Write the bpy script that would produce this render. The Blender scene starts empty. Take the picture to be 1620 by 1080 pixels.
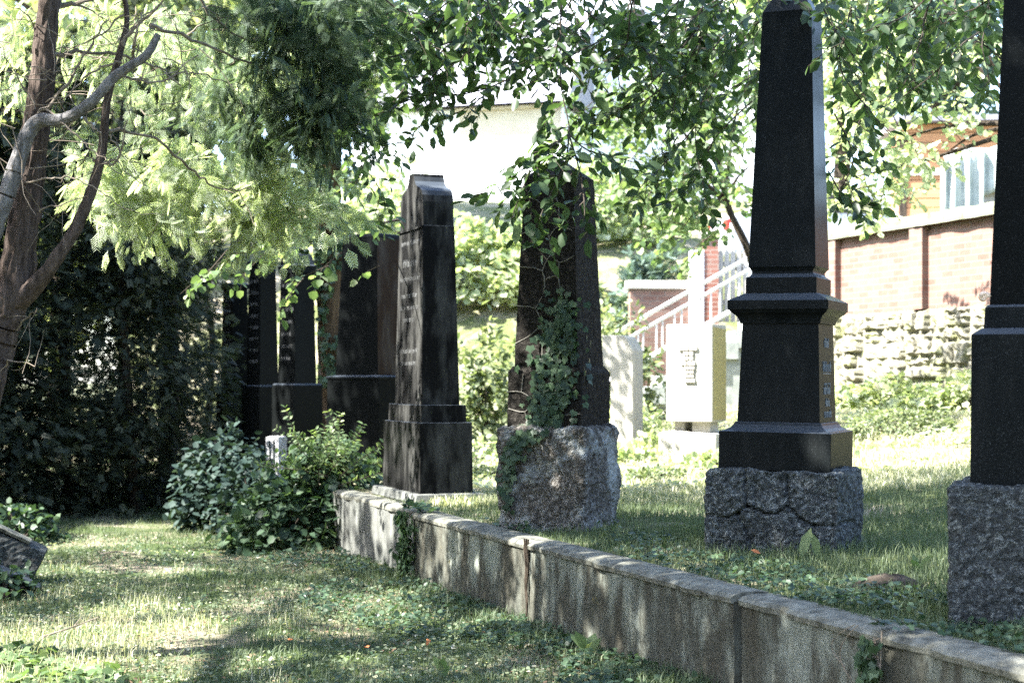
import bpy, math, random
import numpy as np
from mathutils import Vector, noise
R = math.radians
rng = np.random.default_rng(7); random.seed(7)
sc = bpy.context.scene
COL = sc.collection
F = 2500.0; HY = 600.0; EYE = 1.5; TZ = 0.527
def at(x, y, Y): return np.array([(x-810)/F*Y, Y, EYE-(y-HY)/F*Y])
sun_az = np.array([-0.955, -0.297]); EL = R(49)
SUN = np.array([sun_az[0]*math.cos(EL), sun_az[1]*math.cos(EL), math.sin(EL)])

# ---------------------------------------------------------------- materials
MATS = {}
def newmat(name):
    m = bpy.data.materials.new(name); m.use_nodes = True
    nt = m.node_tree; nt.nodes.clear()
    out = nt.nodes.new('ShaderNodeOutputMaterial'); MATS[name] = m
    return m, nt, out
def N(nt, t, **kw):
    n = nt.nodes.new(t)
    for k, v in kw.items():
        if k in n.inputs: n.inputs[k].default_value = v
        else: setattr(n, k, v)
    return n
def L(nt, a, b): nt.links.new(a, b)
def ramp(nt, fac, stops, interp='LINEAR'):
    r = nt.nodes.new('ShaderNodeValToRGB'); cr = r.color_ramp; cr.interpolation = interp
    while len(cr.elements) < len(stops): cr.elements.new(0.5)
    for e, (p, c) in zip(cr.elements, stops):
        e.position = p; e.color = (*c, 1) if len(c) == 3 else c
    L(nt, fac, r.inputs[0]); return r.outputs[0]
def mixc(nt, fac, a, b, mode='MIX'):
    m = nt.nodes.new('ShaderNodeMix'); m.data_type = 'RGBA'; m.blend_type = mode
    for sock, v in ((m.inputs[0], fac), (m.inputs[6], a), (m.inputs[7], b)):
        if hasattr(v, 'links'): L(nt, v, sock)
        else: sock.default_value = v if not isinstance(v, tuple) or len(v) == 4 else (*v, 1)
    return m.outputs[2]
def coords(nt, scale=(1, 1, 1), rand=False):
    tc = nt.nodes.new('ShaderNodeTexCoord'); mp = nt.nodes.new('ShaderNodeMapping')
    L(nt, tc.outputs['Object'], mp.inputs[0]); mp.inputs['Scale'].default_value = scale
    if rand:
        oi = nt.nodes.new('ShaderNodeObjectInfo'); mu = N(nt, 'ShaderNodeMath', operation='MULTIPLY'); mu.inputs[1].default_value = 37
        L(nt, oi.outputs['Random'], mu.inputs[0]); L(nt, mu.outputs[0], mp.inputs['Location'])
    return mp.outputs[0]
def noisef(nt, vec, scale, detail=6, rough=.6, dist=0):
    n = N(nt, 'ShaderNodeTexNoise'); n.inputs['Scale'].default_value = scale; n.inputs['Detail'].default_value = detail
    n.inputs['Roughness'].default_value = rough; n.inputs['Distortion'].default_value = dist
    L(nt, vec, n.inputs['Vector']); return n.outputs[0]
def bump(nt, h, strength=.5, dist=.01):
    b = N(nt, 'ShaderNodeBump'); b.inputs['Strength'].default_value = strength; b.inputs['Distance'].default_value = dist
    L(nt, h, b.inputs['Height']); return b.outputs[0]
def princ(nt, out, col, rough=.7, spec=.3, nrm=None, metal=0):
    p = N(nt, 'ShaderNodeBsdfPrincipled'); p.inputs['Specular IOR Level'].default_value = spec; p.inputs['Metallic'].default_value = metal
    if hasattr(col, 'links'): L(nt, col, p.inputs['Base Color'])
    else: p.inputs['Base Color'].default_value = (*col, 1)
    if hasattr(rough, 'links'): L(nt, rough, p.inputs['Roughness'])
    else: p.inputs['Roughness'].default_value = rough
    if nrm is not None: L(nt, nrm, p.inputs['Normal'])
    if out is not None: L(nt, p.outputs[0], out.inputs[0])
    return p
def leafmat(name, c0, c1, c2=None, trans=.4, rough=.5, spec=.3):
    m, nt, out = newmat(name)
    a = N(nt, 'ShaderNodeAttribute'); a.attribute_name = 'rnd'
    def ds(c):      # film-like muted greens
        l = .3*c[0]+.6*c[1]+.1*c[2]; k = .24; return (c[0]*(1-k)+l*k, c[1]*(1-k)+l*k, (c[2]*(1-k)+l*k)*1.0)
    st = [(0, ds(c0)), (.65, ds(c1)), (1, ds(c2 or c1))]
    col = ramp(nt, a.outputs['Fac'], st)
    p = princ(nt, None, col, rough, spec)
    t = N(nt, 'ShaderNodeBsdfTranslucent')
    tcol = mixc(nt, 1.0, col, (1.28, 1.36, .70, 1), 'MULTIPLY')
    L(nt, tcol, t.inputs[0])
    mx = N(nt, 'ShaderNodeMixShader'); mx.inputs[0].default_value = trans
    L(nt, p.outputs[0], mx.inputs[1]); L(nt, t.outputs[0], mx.inputs[2]); L(nt, mx.outputs[0], out.inputs[0])
    return m
def simplemat(name, c0, c1, scale=8, rough=.7, spec=.3, bs=.3, bd=.005, stretch=(1, 1, 1), metal=0, detail=6):
    m, nt, out = newmat(name)
    v = coords(nt, stretch, True); f = noisef(nt, v, scale, detail)
    col = ramp(nt, f, [(.3, c0), (.7, c1)])
    princ(nt, out, col, rough, spec, bump(nt, f, bs, bd), metal)
    return m
def granite_polished(name, base, fleck, rough=.22, streak=0.0, spec=.3):
    m, nt, out = newmat(name); v = coords(nt, (1, 1, 1), True)
    f = noisef(nt, v, 260, 2, .5)
    col = ramp(nt, f, [(.45, base), (.62, base), (.72, fleck)])
    g = noisef(nt, coords(nt, (3, 3, .8), True), 2.2, 6, .65)
    dirt_dapple = ramp(nt, g, [(.45, (0, 0, 0)), (.75, (1, 1, 1))])
    gm = N(nt, 'ShaderNodeRGBToBW'); L(nt, dirt_dapple, gm.inputs[0])
    mu = N(nt, 'ShaderNodeMath', operation='MULTIPLY'); mu.inputs[1].default_value = streak; L(nt, gm.outputs[0], mu.inputs[0])
    col = mixc(nt, mu.outputs[0], col, (.17, .17, .155, 1))  # grey streaks: dirt and, on the curved-top slab, painted dapples of light
    ge = N(nt, 'ShaderNodeNewGeometry'); sn = N(nt, 'ShaderNodeSeparateXYZ'); L(nt, ge.outputs['True Normal'], sn.inputs[0])   # sky sheen painted blue-grey on upward slopes
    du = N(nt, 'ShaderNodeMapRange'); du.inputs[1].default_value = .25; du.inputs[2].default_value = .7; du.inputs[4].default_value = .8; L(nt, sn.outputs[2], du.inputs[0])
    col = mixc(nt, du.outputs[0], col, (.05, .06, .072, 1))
    mr = N(nt, 'ShaderNodeMapRange'); mr.inputs[3].default_value = rough; mr.inputs[4].default_value = rough+.12
    L(nt, g, mr.inputs[0])
    p = princ(nt, out, col, mr.outputs[0], spec, bump(nt, noisef(nt, v, 9, 4), .04, .004)); p.inputs['IOR'].default_value = 1.11
    return m
def granite_rough(name, c0, c1, c2, lichen=.0, spec=.3):
    m, nt, out = newmat(name); v = coords(nt, (1, 1, 1), True)
    f = noisef(nt, v, 34, 6, .72, .8); g = noisef(nt, v, 150, 3, .7)
    s = N(nt, 'ShaderNodeMath', operation='MULTIPLY_ADD'); s.inputs[1].default_value = .6; L(nt, f, s.inputs[0])
    h = N(nt, 'ShaderNodeMath', operation='MULTIPLY'); h.inputs[1].default_value = .4; L(nt, g, h.inputs[0]); L(nt, h.outputs[0], s.inputs[2])
    col = ramp(nt, s.outputs[0], [(.42, c0), (.52, c1), (.60, c2)])
    if lichen:
        l = noisef(nt, v, 3.2, 8, .7, .5)
        lf = ramp(nt, l, [(.5, (0, 0, 0)), (.62, (lichen,)*3)])
        col = mixc(nt, lf, col, mixc(nt, f, (.13, .14, .13, 1), (.52, .55, .54, 1)))
    princ(nt, out, col, .75, spec, bump(nt, s.outputs[0], 1.0, .02))
    return m

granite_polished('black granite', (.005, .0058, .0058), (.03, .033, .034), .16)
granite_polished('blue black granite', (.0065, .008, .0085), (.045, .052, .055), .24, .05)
granite_polished('weathered black granite', (.008, .008, .008), (.03, .03, .028), .2, .40)  # strong grey streaks also paint the dappled light on this slab
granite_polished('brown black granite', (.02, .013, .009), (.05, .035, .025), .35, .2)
granite_rough('rough blue granite', (.020, .023, .024), (.052, .060, .061), (.24, .265, .262))
granite_rough('rough dark granite', (.014, .0165, .017), (.036, .043, .044), (.16, .18, .18))
granite_rough('rough mossy granite', (.035, .03, .024), (.10, .09, .075), (.3, .29, .27), .9)
granite_rough('dark hammered stone', (.010, .009, .008), (.022, .02, .017), (.055, .05, .043), 0, .04)
granite_rough('pale granite', (.2, .2, .2), (.4, .4, .4), (.55, .55, .55))
simplemat('seam stone', (.09, .085, .07), (.16, .15, .125), 20)
simplemat('pale limestone', (.30, .285, .245), (.40, .385, .34), 14, .85, .2, .4, .004)
simplemat('olive limestone', (.26, .22, .09), (.34, .29, .13), 14, .85, .2)
simplemat('letter paint', (.10, .12, .13), (.19, .215, .225), 30, .6)
simplemat('faint letter', (.05, .052, .05), (.10, .102, .10), 30, .6)
simplemat('white plaster', (.68, .70, .73), (.76, .78, .81), 3, .9, .2)
simplemat('beige stone', (.42, .38, .30), (.52, .48, .4), 3, .9, .2)  # shade below the eave, put in as a beige tone
simplemat('slate roof', (.16, .16, .19), (.26, .26, .3), 12, .6)
simplemat('zinc', (.42, .44, .46), (.52, .54, .56), 5, .4, .5)
simplemat('white metal', (.50, .51, .50), (.58, .59, .58), 5, .45, .5)
simplemat('stone step', (.20, .22, .20), (.34, .36, .33), 9, .9)
simplemat('coping', (.07, .08, .04), (.24, .235, .18), 5, .95, .2, .8, .02)
simplemat('orange boards', (.36, .17, .08), (.48, .25, .12), 4, .75, .2, .4, .01, (.4, 1, 7))
simplemat('grey boards', (.26, .24, .21), (.38, .36, .33), 5, .85, .2, .4, .01, (7, 7, .6))
simplemat('tarp', (.22, .25, .225), (.36, .39, .36), 6, .6)
simplemat('dark void', (.02, .02, .02), (.03, .03, .03), 6, .8)
simplemat('car paint', (.46, .48, .50), (.48, .50, .52), 1, .25, .6)
simplemat('rubber', (.02, .02, .02), (.03, .03, .03), 5, .8)
simplemat('red plastic', (.35, .03, .02), (.4, .04, .03), 5, .3)
simplemat('brown bark', (.032, .025, .021), (.13, .10, .083), 9, .95, .1, 1.0, .03, (4, 4, .55))
simplemat('grey bark', (.07, .067, .065), (.25, .24, .235), 9, .9, .15, 1.0, .03, (4, 4, .8))
simplemat('twig', (.03, .024, .018), (.075, .06, .045), 9, .9)
simplemat('dead twig', (.10, .08, .06), (.26, .22, .17), 9, .9)
simplemat('dark bark', (.025, .02, .016), (.07, .055, .04), 10, .95, .1, 1, .03, (3, 3, .5))
simplemat('ochre bark', (.04, .027, .017), (.125, .085, .05), 10, .95, .1, 1, .03, (3, 3, .6))
simplemat('soil', (.03, .024, .018), (.08, .064, .05), 14, 1, .1, 1, .03)
simplemat('shell', (.5, .36, .25), (.68, .58, .46), 9, .4, .4)
simplemat('flower white', (.7, .7, .62), (.8, .8, .7), 9, .7)
simplemat('orange leaf', (.35, .10, .03), (.5, .2, .07), 9, .7)
leafmat('beech leaf', (.022, .052, .016), (.05, .10, .028), (.085, .145, .045), .5, .42, .3)
leafmat('pale leaf', (.20, .27, .12), (.36, .41, .22), (.54, .56, .38), .5, .5, .3)  # near-white greens: sunlight on the plants put into the leaf colour
leafmat('fresh leaf', (.06, .12, .03), (.13, .21, .06), (.24, .30, .11), .45, .5, .3)
leafmat('thuja scale', (.27, .33, .22), (.43, .49, .36), (.62, .67, .58), .6, .6, .2)  # sunlight put into the colour of the lit thuja sprays
leafmat('thuja dark', (.035, .07, .042), (.075, .125, .07), (.12, .18, .11), .42, .6, .2)  # same thuja foliage, with its shade put into the colour
leafmat('yew', (.014, .024, .014), (.034, .05, .027), (.075, .09, .045), .3, .6, .2)
leafmat('blue leaf', (.012, .03, .024), (.026, .055, .042), (.05, .085, .07), .2, .55, .12)
leafmat('ivy leaf', (.018, .048, .02), (.04, .088, .034), (.08, .14, .06), .3, .45, .3)
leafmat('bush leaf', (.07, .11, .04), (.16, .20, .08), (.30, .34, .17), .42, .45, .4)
leafmat('teal conifer', (.04, .085, .06), (.09, .15, .11), (.15, .22, .17), .25, .6, .2)
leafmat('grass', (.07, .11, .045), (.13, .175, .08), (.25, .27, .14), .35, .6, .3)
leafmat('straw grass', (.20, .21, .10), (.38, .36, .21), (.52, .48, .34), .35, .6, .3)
leafmat('bleached grass', (.24, .27, .12), (.46, .44, .28), (.62, .58, .44), .35, .6, .3)  # dry straw tone, lightened further to carry the sun on the grass
leafmat('lichened face', (.26, .23, .1), (.3, .26, .12), (.34, .30, .14), 0, .9, .1)
leafmat('forest leaf', (.14, .18, .06), (.32, .36, .15), (.5, .52, .3), .5, .6, .2)

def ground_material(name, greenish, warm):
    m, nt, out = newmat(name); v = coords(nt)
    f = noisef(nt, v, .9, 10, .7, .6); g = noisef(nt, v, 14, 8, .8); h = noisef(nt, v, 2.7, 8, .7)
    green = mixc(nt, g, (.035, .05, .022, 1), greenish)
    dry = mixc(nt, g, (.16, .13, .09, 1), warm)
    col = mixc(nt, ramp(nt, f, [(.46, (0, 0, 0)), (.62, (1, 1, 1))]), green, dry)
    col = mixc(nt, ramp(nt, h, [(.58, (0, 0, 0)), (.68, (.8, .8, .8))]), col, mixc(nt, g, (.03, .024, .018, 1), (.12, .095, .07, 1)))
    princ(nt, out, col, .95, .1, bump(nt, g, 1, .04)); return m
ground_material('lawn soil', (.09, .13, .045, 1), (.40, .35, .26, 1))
ground_material('sunny soil', (.16, .18, .07, 1), (.5, .44, .34, 1))  # paler than the lawn: sunlight put into the ground colour

def wall_material():
    m, nt, out = newmat('lichened concrete')
    v = coords(nt, (1, 1, 1), True); vs = coords(nt, (3.6, 3.6, 1.0), True)
    fine = noisef(nt, v, 38, 8, .75); streak = noisef(nt, vs, 1.6, 9, .72, .35); big = noisef(nt, v, 1.7, 5, .55)
    brown = mixc(nt, fine, (.026, .024, .018, 1), (.098, .094, .072, 1))
    grey = mixc(nt, fine, (.04, .042, .034, 1), (.135, .142, .118, 1))
    base = mixc(nt, ramp(nt, streak, [(.38, (0, 0, 0)), (.6, (1, 1, 1))]), brown, grey)
    lich = mixc(nt, fine, (.11, .122, .10, 1), (.27, .29, .25, 1))
    s = N(nt, 'ShaderNodeMath', operation='ADD'); L(nt, streak, s.inputs[0]); L(nt, big, s.inputs[1])
    tc = N(nt, 'ShaderNodeTexCoord'); sx = N(nt, 'ShaderNodeSeparateXYZ'); L(nt, tc.outputs['Object'], sx.inputs[0])
    mr = N(nt, 'ShaderNodeMapRange'); mr.inputs[1].default_value = .0; mr.inputs[2].default_value = .45; mr.inputs[3].default_value = -.10; mr.inputs[4].default_value = .05
    L(nt, sx.outputs['Z'], mr.inputs[0]); s2 = N(nt, 'ShaderNodeMath', operation='ADD'); L(nt, s.outputs[0], s2.inputs[0]); L(nt, mr.outputs[0], s2.inputs[1])
    col = mixc(nt, ramp(nt, s2.outputs[0], [(.5, (0, 0, 0)), (.515, (.0,)*3), (.53, (.95,)*3)] if False else [(1.0-.0, (0, 0, 0)), (1.0, (0, 0, 0))]), base, lich) if False else base
    th = N(nt, 'ShaderNodeMapRange'); th.inputs[1].default_value = 1.04; th.inputs[2].default_value = 1.20; L(nt, s2.outputs[0], th.inputs[0])
    col = mixc(nt, th.outputs[0], base, lich)
    moss = noisef(nt, v, 4.5, 8, .7, .6)
    col = mixc(nt, ramp(nt, moss, [(.64, (0, 0, 0)), (.68, (.9,)*3)]), col, mixc(nt, fine, (.04, .035, .01, 1), (.14, .12, .035, 1)))
    princ(nt, out, col, .92, .15, bump(nt, fine, 1.0, .012)); return m
wall_material()
simplemat('cap stone', (.05, .05, .040), (.20, .20, .165), 16, .95, .15, 1, .015, (1, 1, 1), 0, 10)
def concrete_material():
    m, nt, out = newmat('grey concrete')
    v = coords(nt, (1, 1, 1), True); vs = coords(nt, (7, 7, .7), True)
    fine = noisef(nt, v, 60, 8, .75); streak = noisef(nt, vs, 1.6, 8, .7, .2)
    col = mixc(nt, fine, (.05, .052, .047, 1), (.13, .132, .12, 1))
    col = mixc(nt, ramp(nt, streak, [(.4, (0, 0, 0)), (.7, (.7,)*3)]), col, (.18, .19, .17, 1))
    princ(nt, out, col, .92, .15, bump(nt, fine, .8, .006)); return m
concrete_material()
def brick_material(name, c1, c2, mortar, bw=.25, bh=.077):
    m, nt, out = newmat(name)
    tc = N(nt, 'ShaderNodeTexCoord'); sp = N(nt, 'ShaderNodeSeparateXYZ'); L(nt, tc.outputs['Object'], sp.inputs[0])
    ad = N(nt, 'ShaderNodeMath', operation='ADD'); L(nt, sp.outputs[0], ad.inputs[0]); L(nt, sp.outputs[1], ad.inputs[1])
    cb = N(nt, 'ShaderNodeCombineXYZ'); L(nt, ad.outputs[0], cb.inputs[0]); L(nt, sp.outputs[2], cb.inputs[1])
    b = N(nt, 'ShaderNodeTexBrick'); L(nt, cb.outputs[0], b.inputs['Vector'])
    b.inputs['Color1'].default_value = (*c1, 1); b.inputs['Color2'].default_value = (*c2, 1); b.inputs['Mortar'].default_value = (*mortar, 1)
    b.inputs['Scale'].default_value = 1; b.inputs['Brick Width'].default_value = bw; b.inputs['Row Height'].default_value = bh; b.inputs['Mortar Size'].default_value = .009
    f = noisef(nt, tc.outputs['Object'], 30, 5)
    g = noisef(nt, tc.outputs['Object'], 2.2, 5)
    col = mixc(nt, ramp(nt, f, [(.3, (.4,)*3), (.7, (0, 0, 0))]), b.outputs[0], (.2, .12, .09, 1), 'MIX')
    col = mixc(nt, ramp(nt, g, [(.45, (0, 0, 0)), (.7, (.55,)*3)]), col, (.17, .125, .10, 1))
    princ(nt, out, col, .9, .2, bump(nt, b.outputs[1], -.6, .01)); return m
brick_material('old brick', (.18, .108, .085), (.11, .058, .045), (.13, .115, .10), .25, .085)
brick_material('red brick', (.22, .085, .06), (.15, .055, .04), (.25, .2, .17))
def rubble_material():
    m, nt, out = newmat('rubble stone'); v = coords(nt, (1, 1, 1), True)
    f = noisef(nt, v, 18, 8, .7); g = noisef(nt, v, 3, 5)
    col = mixc(nt, f, (.10, .095, .065, 1), (.30, .285, .23, 1))
    col = mixc(nt, ramp(nt, g, [(.5, (0, 0, 0)), (.65, (.6,)*3)]), col, (.24, .26, .10, 1))
    princ(nt, out, col, .95, .1, bump(nt, f, 1, .03)); return m
rubble_material()

# ---------------------------------------------------------------- mesh helpers
class MB:
    def __init__(s): s.v = []; s.f = []
    def add(s, v, f):
        o = len(s.v); s.v += [tuple(p) for p in v]; s.f += [tuple(i+o for i in q) for q in f]; return s
    def box(s, x0, x1, y0, y1, z0, z1):
        return s.add([(x0,y0,z0),(x1,y0,z0),(x1,y1,z0),(x0,y1,z0),(x0,y0,z1),(x1,y0,z1),(x1,y1,z1),(x0,y1,z1)],
                     [(0,3,2,1),(4,5,6,7),(0,1,5,4),(1,2,6,5),(2,3,7,6),(3,0,4,7)])
    def loft(s, secs):      # (z, hx, hy)
        v = []; f = []
        for z, hx, hy in secs: v += [(-hx,-hy,z),(hx,-hy,z),(hx,hy,z),(-hx,hy,z)]
        n = len(secs)
        for i in range(n-1):
            for k in range(4): f.append((4*i+k, 4*i+(k+1)%4, 4*i+4+(k+1)%4, 4*i+4+k))
        f.append((3,2,1,0)); f.append(tuple(4*(n-1)+k for k in range(4)))
        return s.add(v, f)
    def extrude(s, prof, y0, y1):    # prof in (x,z), counter-clockwise seen from -y
        n = len(prof)
        v = [(x, y0, z) for x, z in prof]+[(x, y1, z) for x, z in prof]
        f = [tuple(range(n)), tuple(range(2*n-1, n-1, -1))]+[((i+1)%n, i, n+i, n+(i+1)%n) for i in range(n)]
        return s.add(v, f)
    def tube(s, pts, radii, seg=7, rough=0.0):
        pts = [np.array(p, float) for p in pts]
        if not hasattr(radii, '__len__'): radii = [radii]*len(pts)
        v = []; f = []; n = len(pts); up = np.array([.31, .17, .93])
        for i, p in enumerate(pts):
            d = pts[min(i+1, n-1)]-pts[max(i-1, 0)]; d = d/(np.linalg.norm(d)+1e-9)
            a = np.cross(d, up); na = np.linalg.norm(a)
            if na < .15: a = np.cross(d, np.array([1., 0, 0])); na = np.linalg.norm(a)
            a /= na; b = np.cross(d, a)
            for k in range(seg):
                t = 2*math.pi*k/seg; r = radii[i]*(1+(random.uniform(-rough, rough) if rough else 0))
                v.append(p+r*(math.cos(t)*a+math.sin(t)*b))
        for i in range(n-1):
            for k in range(seg): f.append((i*seg+k, i*seg+(k+1)%seg, (i+1)*seg+(k+1)%seg, (i+1)*seg+k))
        f.append(tuple(range(seg-1, -1, -1))); f.append(tuple((n-1)*seg+k for k in range(seg)))
        return s.add(v, f)
    def build(s, name, mat, parent=None, smooth=False, bevel=0):
        me = bpy.data.meshes.new(name); me.from_pydata([tuple(map(float, p)) for p in s.v], [], s.f); me.update()
        me.materials.append(MATS[mat])
        if smooth: me.polygons.foreach_set('use_smooth', [True]*len(me.polygons))
        o = bpy.data.objects.new(name, me); COL.objects.link(o)
        if parent is not None: o.parent = parent
        if bevel:
            b = o.modifiers.new('bevel', 'BEVEL'); b.width = bevel; b.segments = 2; b.limit_method = 'ANGLE'; b.angle_limit = R(25)
        return o
def smoothpts(pts, k=5):
    pts = [np.array(p, float) for p in pts]; out = []
    n = len(pts)
    for i in range(n-1):
        p0, p1, p2, p3 = pts[max(i-1, 0)], pts[i], pts[i+1], pts[min(i+2, n-1)]
        for j in range(k):
            t = j/k
            out.append(.5*((2*p1)+(-p0+p2)*t+(2*p0-5*p1+4*p2-p3)*t*t+(-p0+3*p1-3*p2+p3)*t**3))
    out.append(pts[-1]); return out
def lerp_r(radii, n):
    return list(np.interp(np.linspace(0, 1, n), np.linspace(0, 1, len(radii)), radii))
def tag(o, label=None, cat=None, group=None, kind=None):
    if label: o['label'] = label
    if cat: o['category'] = cat
    if group: o['group'] = group
    if kind: o['kind'] = kind
    return o
def empty(name, loc, rz=0, label=None, cat=None, group=None):
    o = bpy.data.objects.new(name, None); COL.objects.link(o); o.location = tuple(map(float, loc)); o.rotation_euler = (0, 0, rz)
    o.empty_display_size = .2
    return tag(o, label, cat, group)
def npmesh(name, V, Fa, mat, parent=None, rnd=None, smooth=False):
    """V (n,3); Fa (m,k) all same k; rnd per face"""
    me = bpy.data.meshes.new(name); m, k = Fa.shape
    me.vertices.add(len(V)); me.vertices.foreach_set('co', V.astype(np.float32).ravel())
    me.loops.add(m*k); me.loops.foreach_set('vertex_index', Fa.astype(np.int32).ravel())
    me.polygons.add(m); me.polygons.foreach_set('loop_start', np.arange(0, m*k, k, dtype=np.int32))
    try: me.polygons.foreach_set('loop_total', np.full(m, k, dtype=np.int32))
    except Exception: pass
    if rnd is not None:
        a = me.attributes.new('rnd', 'FLOAT', 'FACE'); a.data.foreach_set('value', rnd.astype(np.float32))
    me.materials.append(MATS[mat]); me.update(calc_edges=True); me.validate()
    if smooth: me.polygons.foreach_set('use_smooth', [True]*m)
    o = bpy.data.objects.new(name, me); COL.objects.link(o)
    if parent is not None: o.parent = parent
    return o
def norm(a): return a/(np.linalg.norm(a, axis=-1, keepdims=True)+1e-9)
# shapes in (along, across, up) units of leaf length; each face a quad
LEAF = (np.array([(0,0,0),(.30,.25,.06),(.70,.23,.05),(1,0,-.06),(.70,-.23,.05),(.30,-.25,.06)]), np.array([(0,1,2,3),(0,3,4,5)]))
ROUND = (np.array([(0,0,0),(.15,.42,.06),(.65,.40,.03),(1,0,-.08),(.65,-.40,.03),(.15,-.42,.06)]), np.array([(0,1,2,3),(0,3,4,5)]))
IVY = (np.array([(0,0,0),(-.12,.38,0),(.32,.26,.03),(.42,.56,-.02),(.62,.2,.03),(1,0,-.06),(.62,-.2,.03),(.42,-.56,-.02),(.32,-.26,.03),(-.12,-.38,0)]),
       np.array([(0,1,2,2),(2,3,4,0),(0,4,5,6),(0,6,7,8),(0,8,9,9)]))
IVY = (IVY[0], np.array([(0,1,2,4),(2,3,4,4),(0,4,5,6),(0,6,8,9),(6,7,8,8)]))
IVY = (np.array([(0,0,0),(-.12,.38,0),(.42,.56,-.02),(.58,.2,.03),(1,0,-.06),(.58,-.2,.03),(.42,-.56,-.02),(-.12,-.38,0)]), np.array([(0,1,2,3),(0,3,4,5),(0,5,6,7)]))
def fan():
    v = []; f = []
    def sl(x0, y0, x1, y1, w):
        dx, dy = x1-x0, y1-y0; l = math.hypot(dx, dy); nx, ny = -dy/l*w, dx/l*w
        o = len(v); v.extend([(x0-nx*.6, y0-ny*.6, 0), (x0+nx*.6, y0+ny*.6, 0), (x0+dx*.6+nx, y0+dy*.6+ny, .015), (x1, y1, -.03)])
        f.append((o, o+1, o+2, o+3))
    sl(0, 0, 1, 0, .018)
    for i in range(7):
        t = .08+.125*i; l = .5*(1-.6*t)
        for sg in (-1, 1):
            x1, y1 = t+l*.75, sg*l*.72; sl(t, 0, x1, y1, .024)
            if l > .3: [(sl(t+q*(x1-t), q*y1, t+q*(x1-t)+.15, q*y1+sg*.01, .017), sl(t+q*(x1-t), q*y1, t+q*(x1-t)+.05, q*y1+sg*.10, .015)) for q in (.25, .5, .75)]
    return np.array(v, float), np.array(f)
FAN = fan()
def sprig():
    v = []; f = []
    for i in range(5):
        t = .1+.18*i
        for sg in (-1, 1):
            o = len(v); x1, y1 = t+.26, sg*.24
            v.extend([(t, 0, 0), (t+.04, sg*.13, .02), (x1, y1, -.02), (t+.16, sg*.04, .01)]); f.append((o, o+1, o+2, o+3))
    return np.array(v, float), np.array(f)
SPRIG = sprig()
def leaves(P, D, Nn, S, shape):
    """instances of a leaf shape -> V, F, rnd"""
    P = np.asarray(P, float); D = norm(np.asarray(D, float)); Nn = np.asarray(Nn, float)
    B = norm(np.cross(Nn, D)); Nn = np.cross(D, B); S = np.broadcast_to(np.asarray(S, float), (len(P),))
    sv, sf = shape
    V = P[:, None, :]+S[:, None, None]*(sv[None, :, 0:1]*D[:, None]+sv[None, :, 1:2]*B[:, None]+sv[None, :, 2:3]*Nn[:, None])
    Fa = sf[None]+(np.arange(len(P))*len(sv))[:, None, None]
    r = np.repeat(rng.random(len(P)), len(sf))
    return V.reshape(-1, 3), Fa.reshape(-1, sf.shape[1]), r
def leafobj(name, P, D, Nn, S, shape, mat, parent=None, local=None):
    V, Fa, r = leaves(P, D, Nn, S, shape)
    if local is not None: V = V-np.asarray(local, float)
    return npmesh(name, V, Fa, mat, parent, r)
def rv(n): return norm(rng.normal(size=(n, 3)))

# ---------------------------------------------------------------- terrain
WP = np.array([1.03, 7.15]); WU = norm(np.array([-.362, .932])); WN = np.array([WU[1], -WU[0]])   # along wall, into terrace
def ss(x): x = np.clip(x, 0, 1); return x*x*(3-2*x)
def tz(x, y):
    x = np.asarray(x, float); y = np.asarray(y, float)
    t = (x-WP[0])*WN[0]+(y-WP[1])*WN[1]
    z = TZ-.012+.56*ss((t-1.5)/7.5)+3.3*ss((y-25.3)/6.5)+2.2*ss((y-31)/15)
    return z+.012*np.sin(x*2.3+y*1.1)+.008*np.sin(x*5.1-y*3.7)
def gz(x, y): x = np.asarray(x, float); y = np.asarray(y, float); return .022*np.sin(x*1.3+.5)*np.cos(y*.9)+.010*np.sin(x*3.7+y*2.9)-.012+.035*ss(1+((x-WP[0])*WN[0]+(y-WP[1])*WN[1])/.9)
def wt(x, y): return (x-WP[0])*WN[0]+(y-WP[1])*WN[1]
xs = np.concatenate([np.linspace(-300, -14, 10), np.linspace(-12, 8, 101), np.linspace(10, 300, 10)])
ys = np.concatenate([np.linspace(-60, 0, 6), np.linspace(1, 30, 146), np.linspace(34, 600, 12)])
gx, gy = np.meshgrid(xs, ys); nx, ny = len(xs), len(ys)
V = np.stack([gx, gy, gz(gx, gy)], -1).reshape(-1, 3)
idx = np.arange(nx*ny).reshape(ny, nx)
Fa = np.stack([idx[:-1, :-1], idx[:-1, 1:], idx[1:, 1:], idx[1:, :-1]], -1).reshape(-1, 4)
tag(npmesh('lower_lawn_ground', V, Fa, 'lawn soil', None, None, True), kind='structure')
s_ = np.concatenate([np.linspace(-14, 16, 151), np.linspace(18, 120, 30)]); t_ = np.concatenate([np.linspace(.10, 14, 90), np.linspace(15, 120, 40)])
gs, gt = np.meshgrid(s_, t_); X = WP[0]+gs*WU[0]+gt*WN[0]; Yy = WP[1]+gs*WU[1]+gt*WN[1]
V = np.stack([X, Yy, tz(X, Yy)], -1).reshape(-1, 3); nx, ny = len(s_), len(t_)
idx = np.arange(nx*ny).reshape(ny, nx)
Fa = np.stack([idx[:-1, :-1], idx[1:, :-1], idx[1:, 1:], idx[:-1, 1:]], -1).reshape(-1, 4)[:, ::-1]
tag(npmesh('terrace_ground', V, Fa, 'sunny soil', None, None, True), kind='structure')

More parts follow.
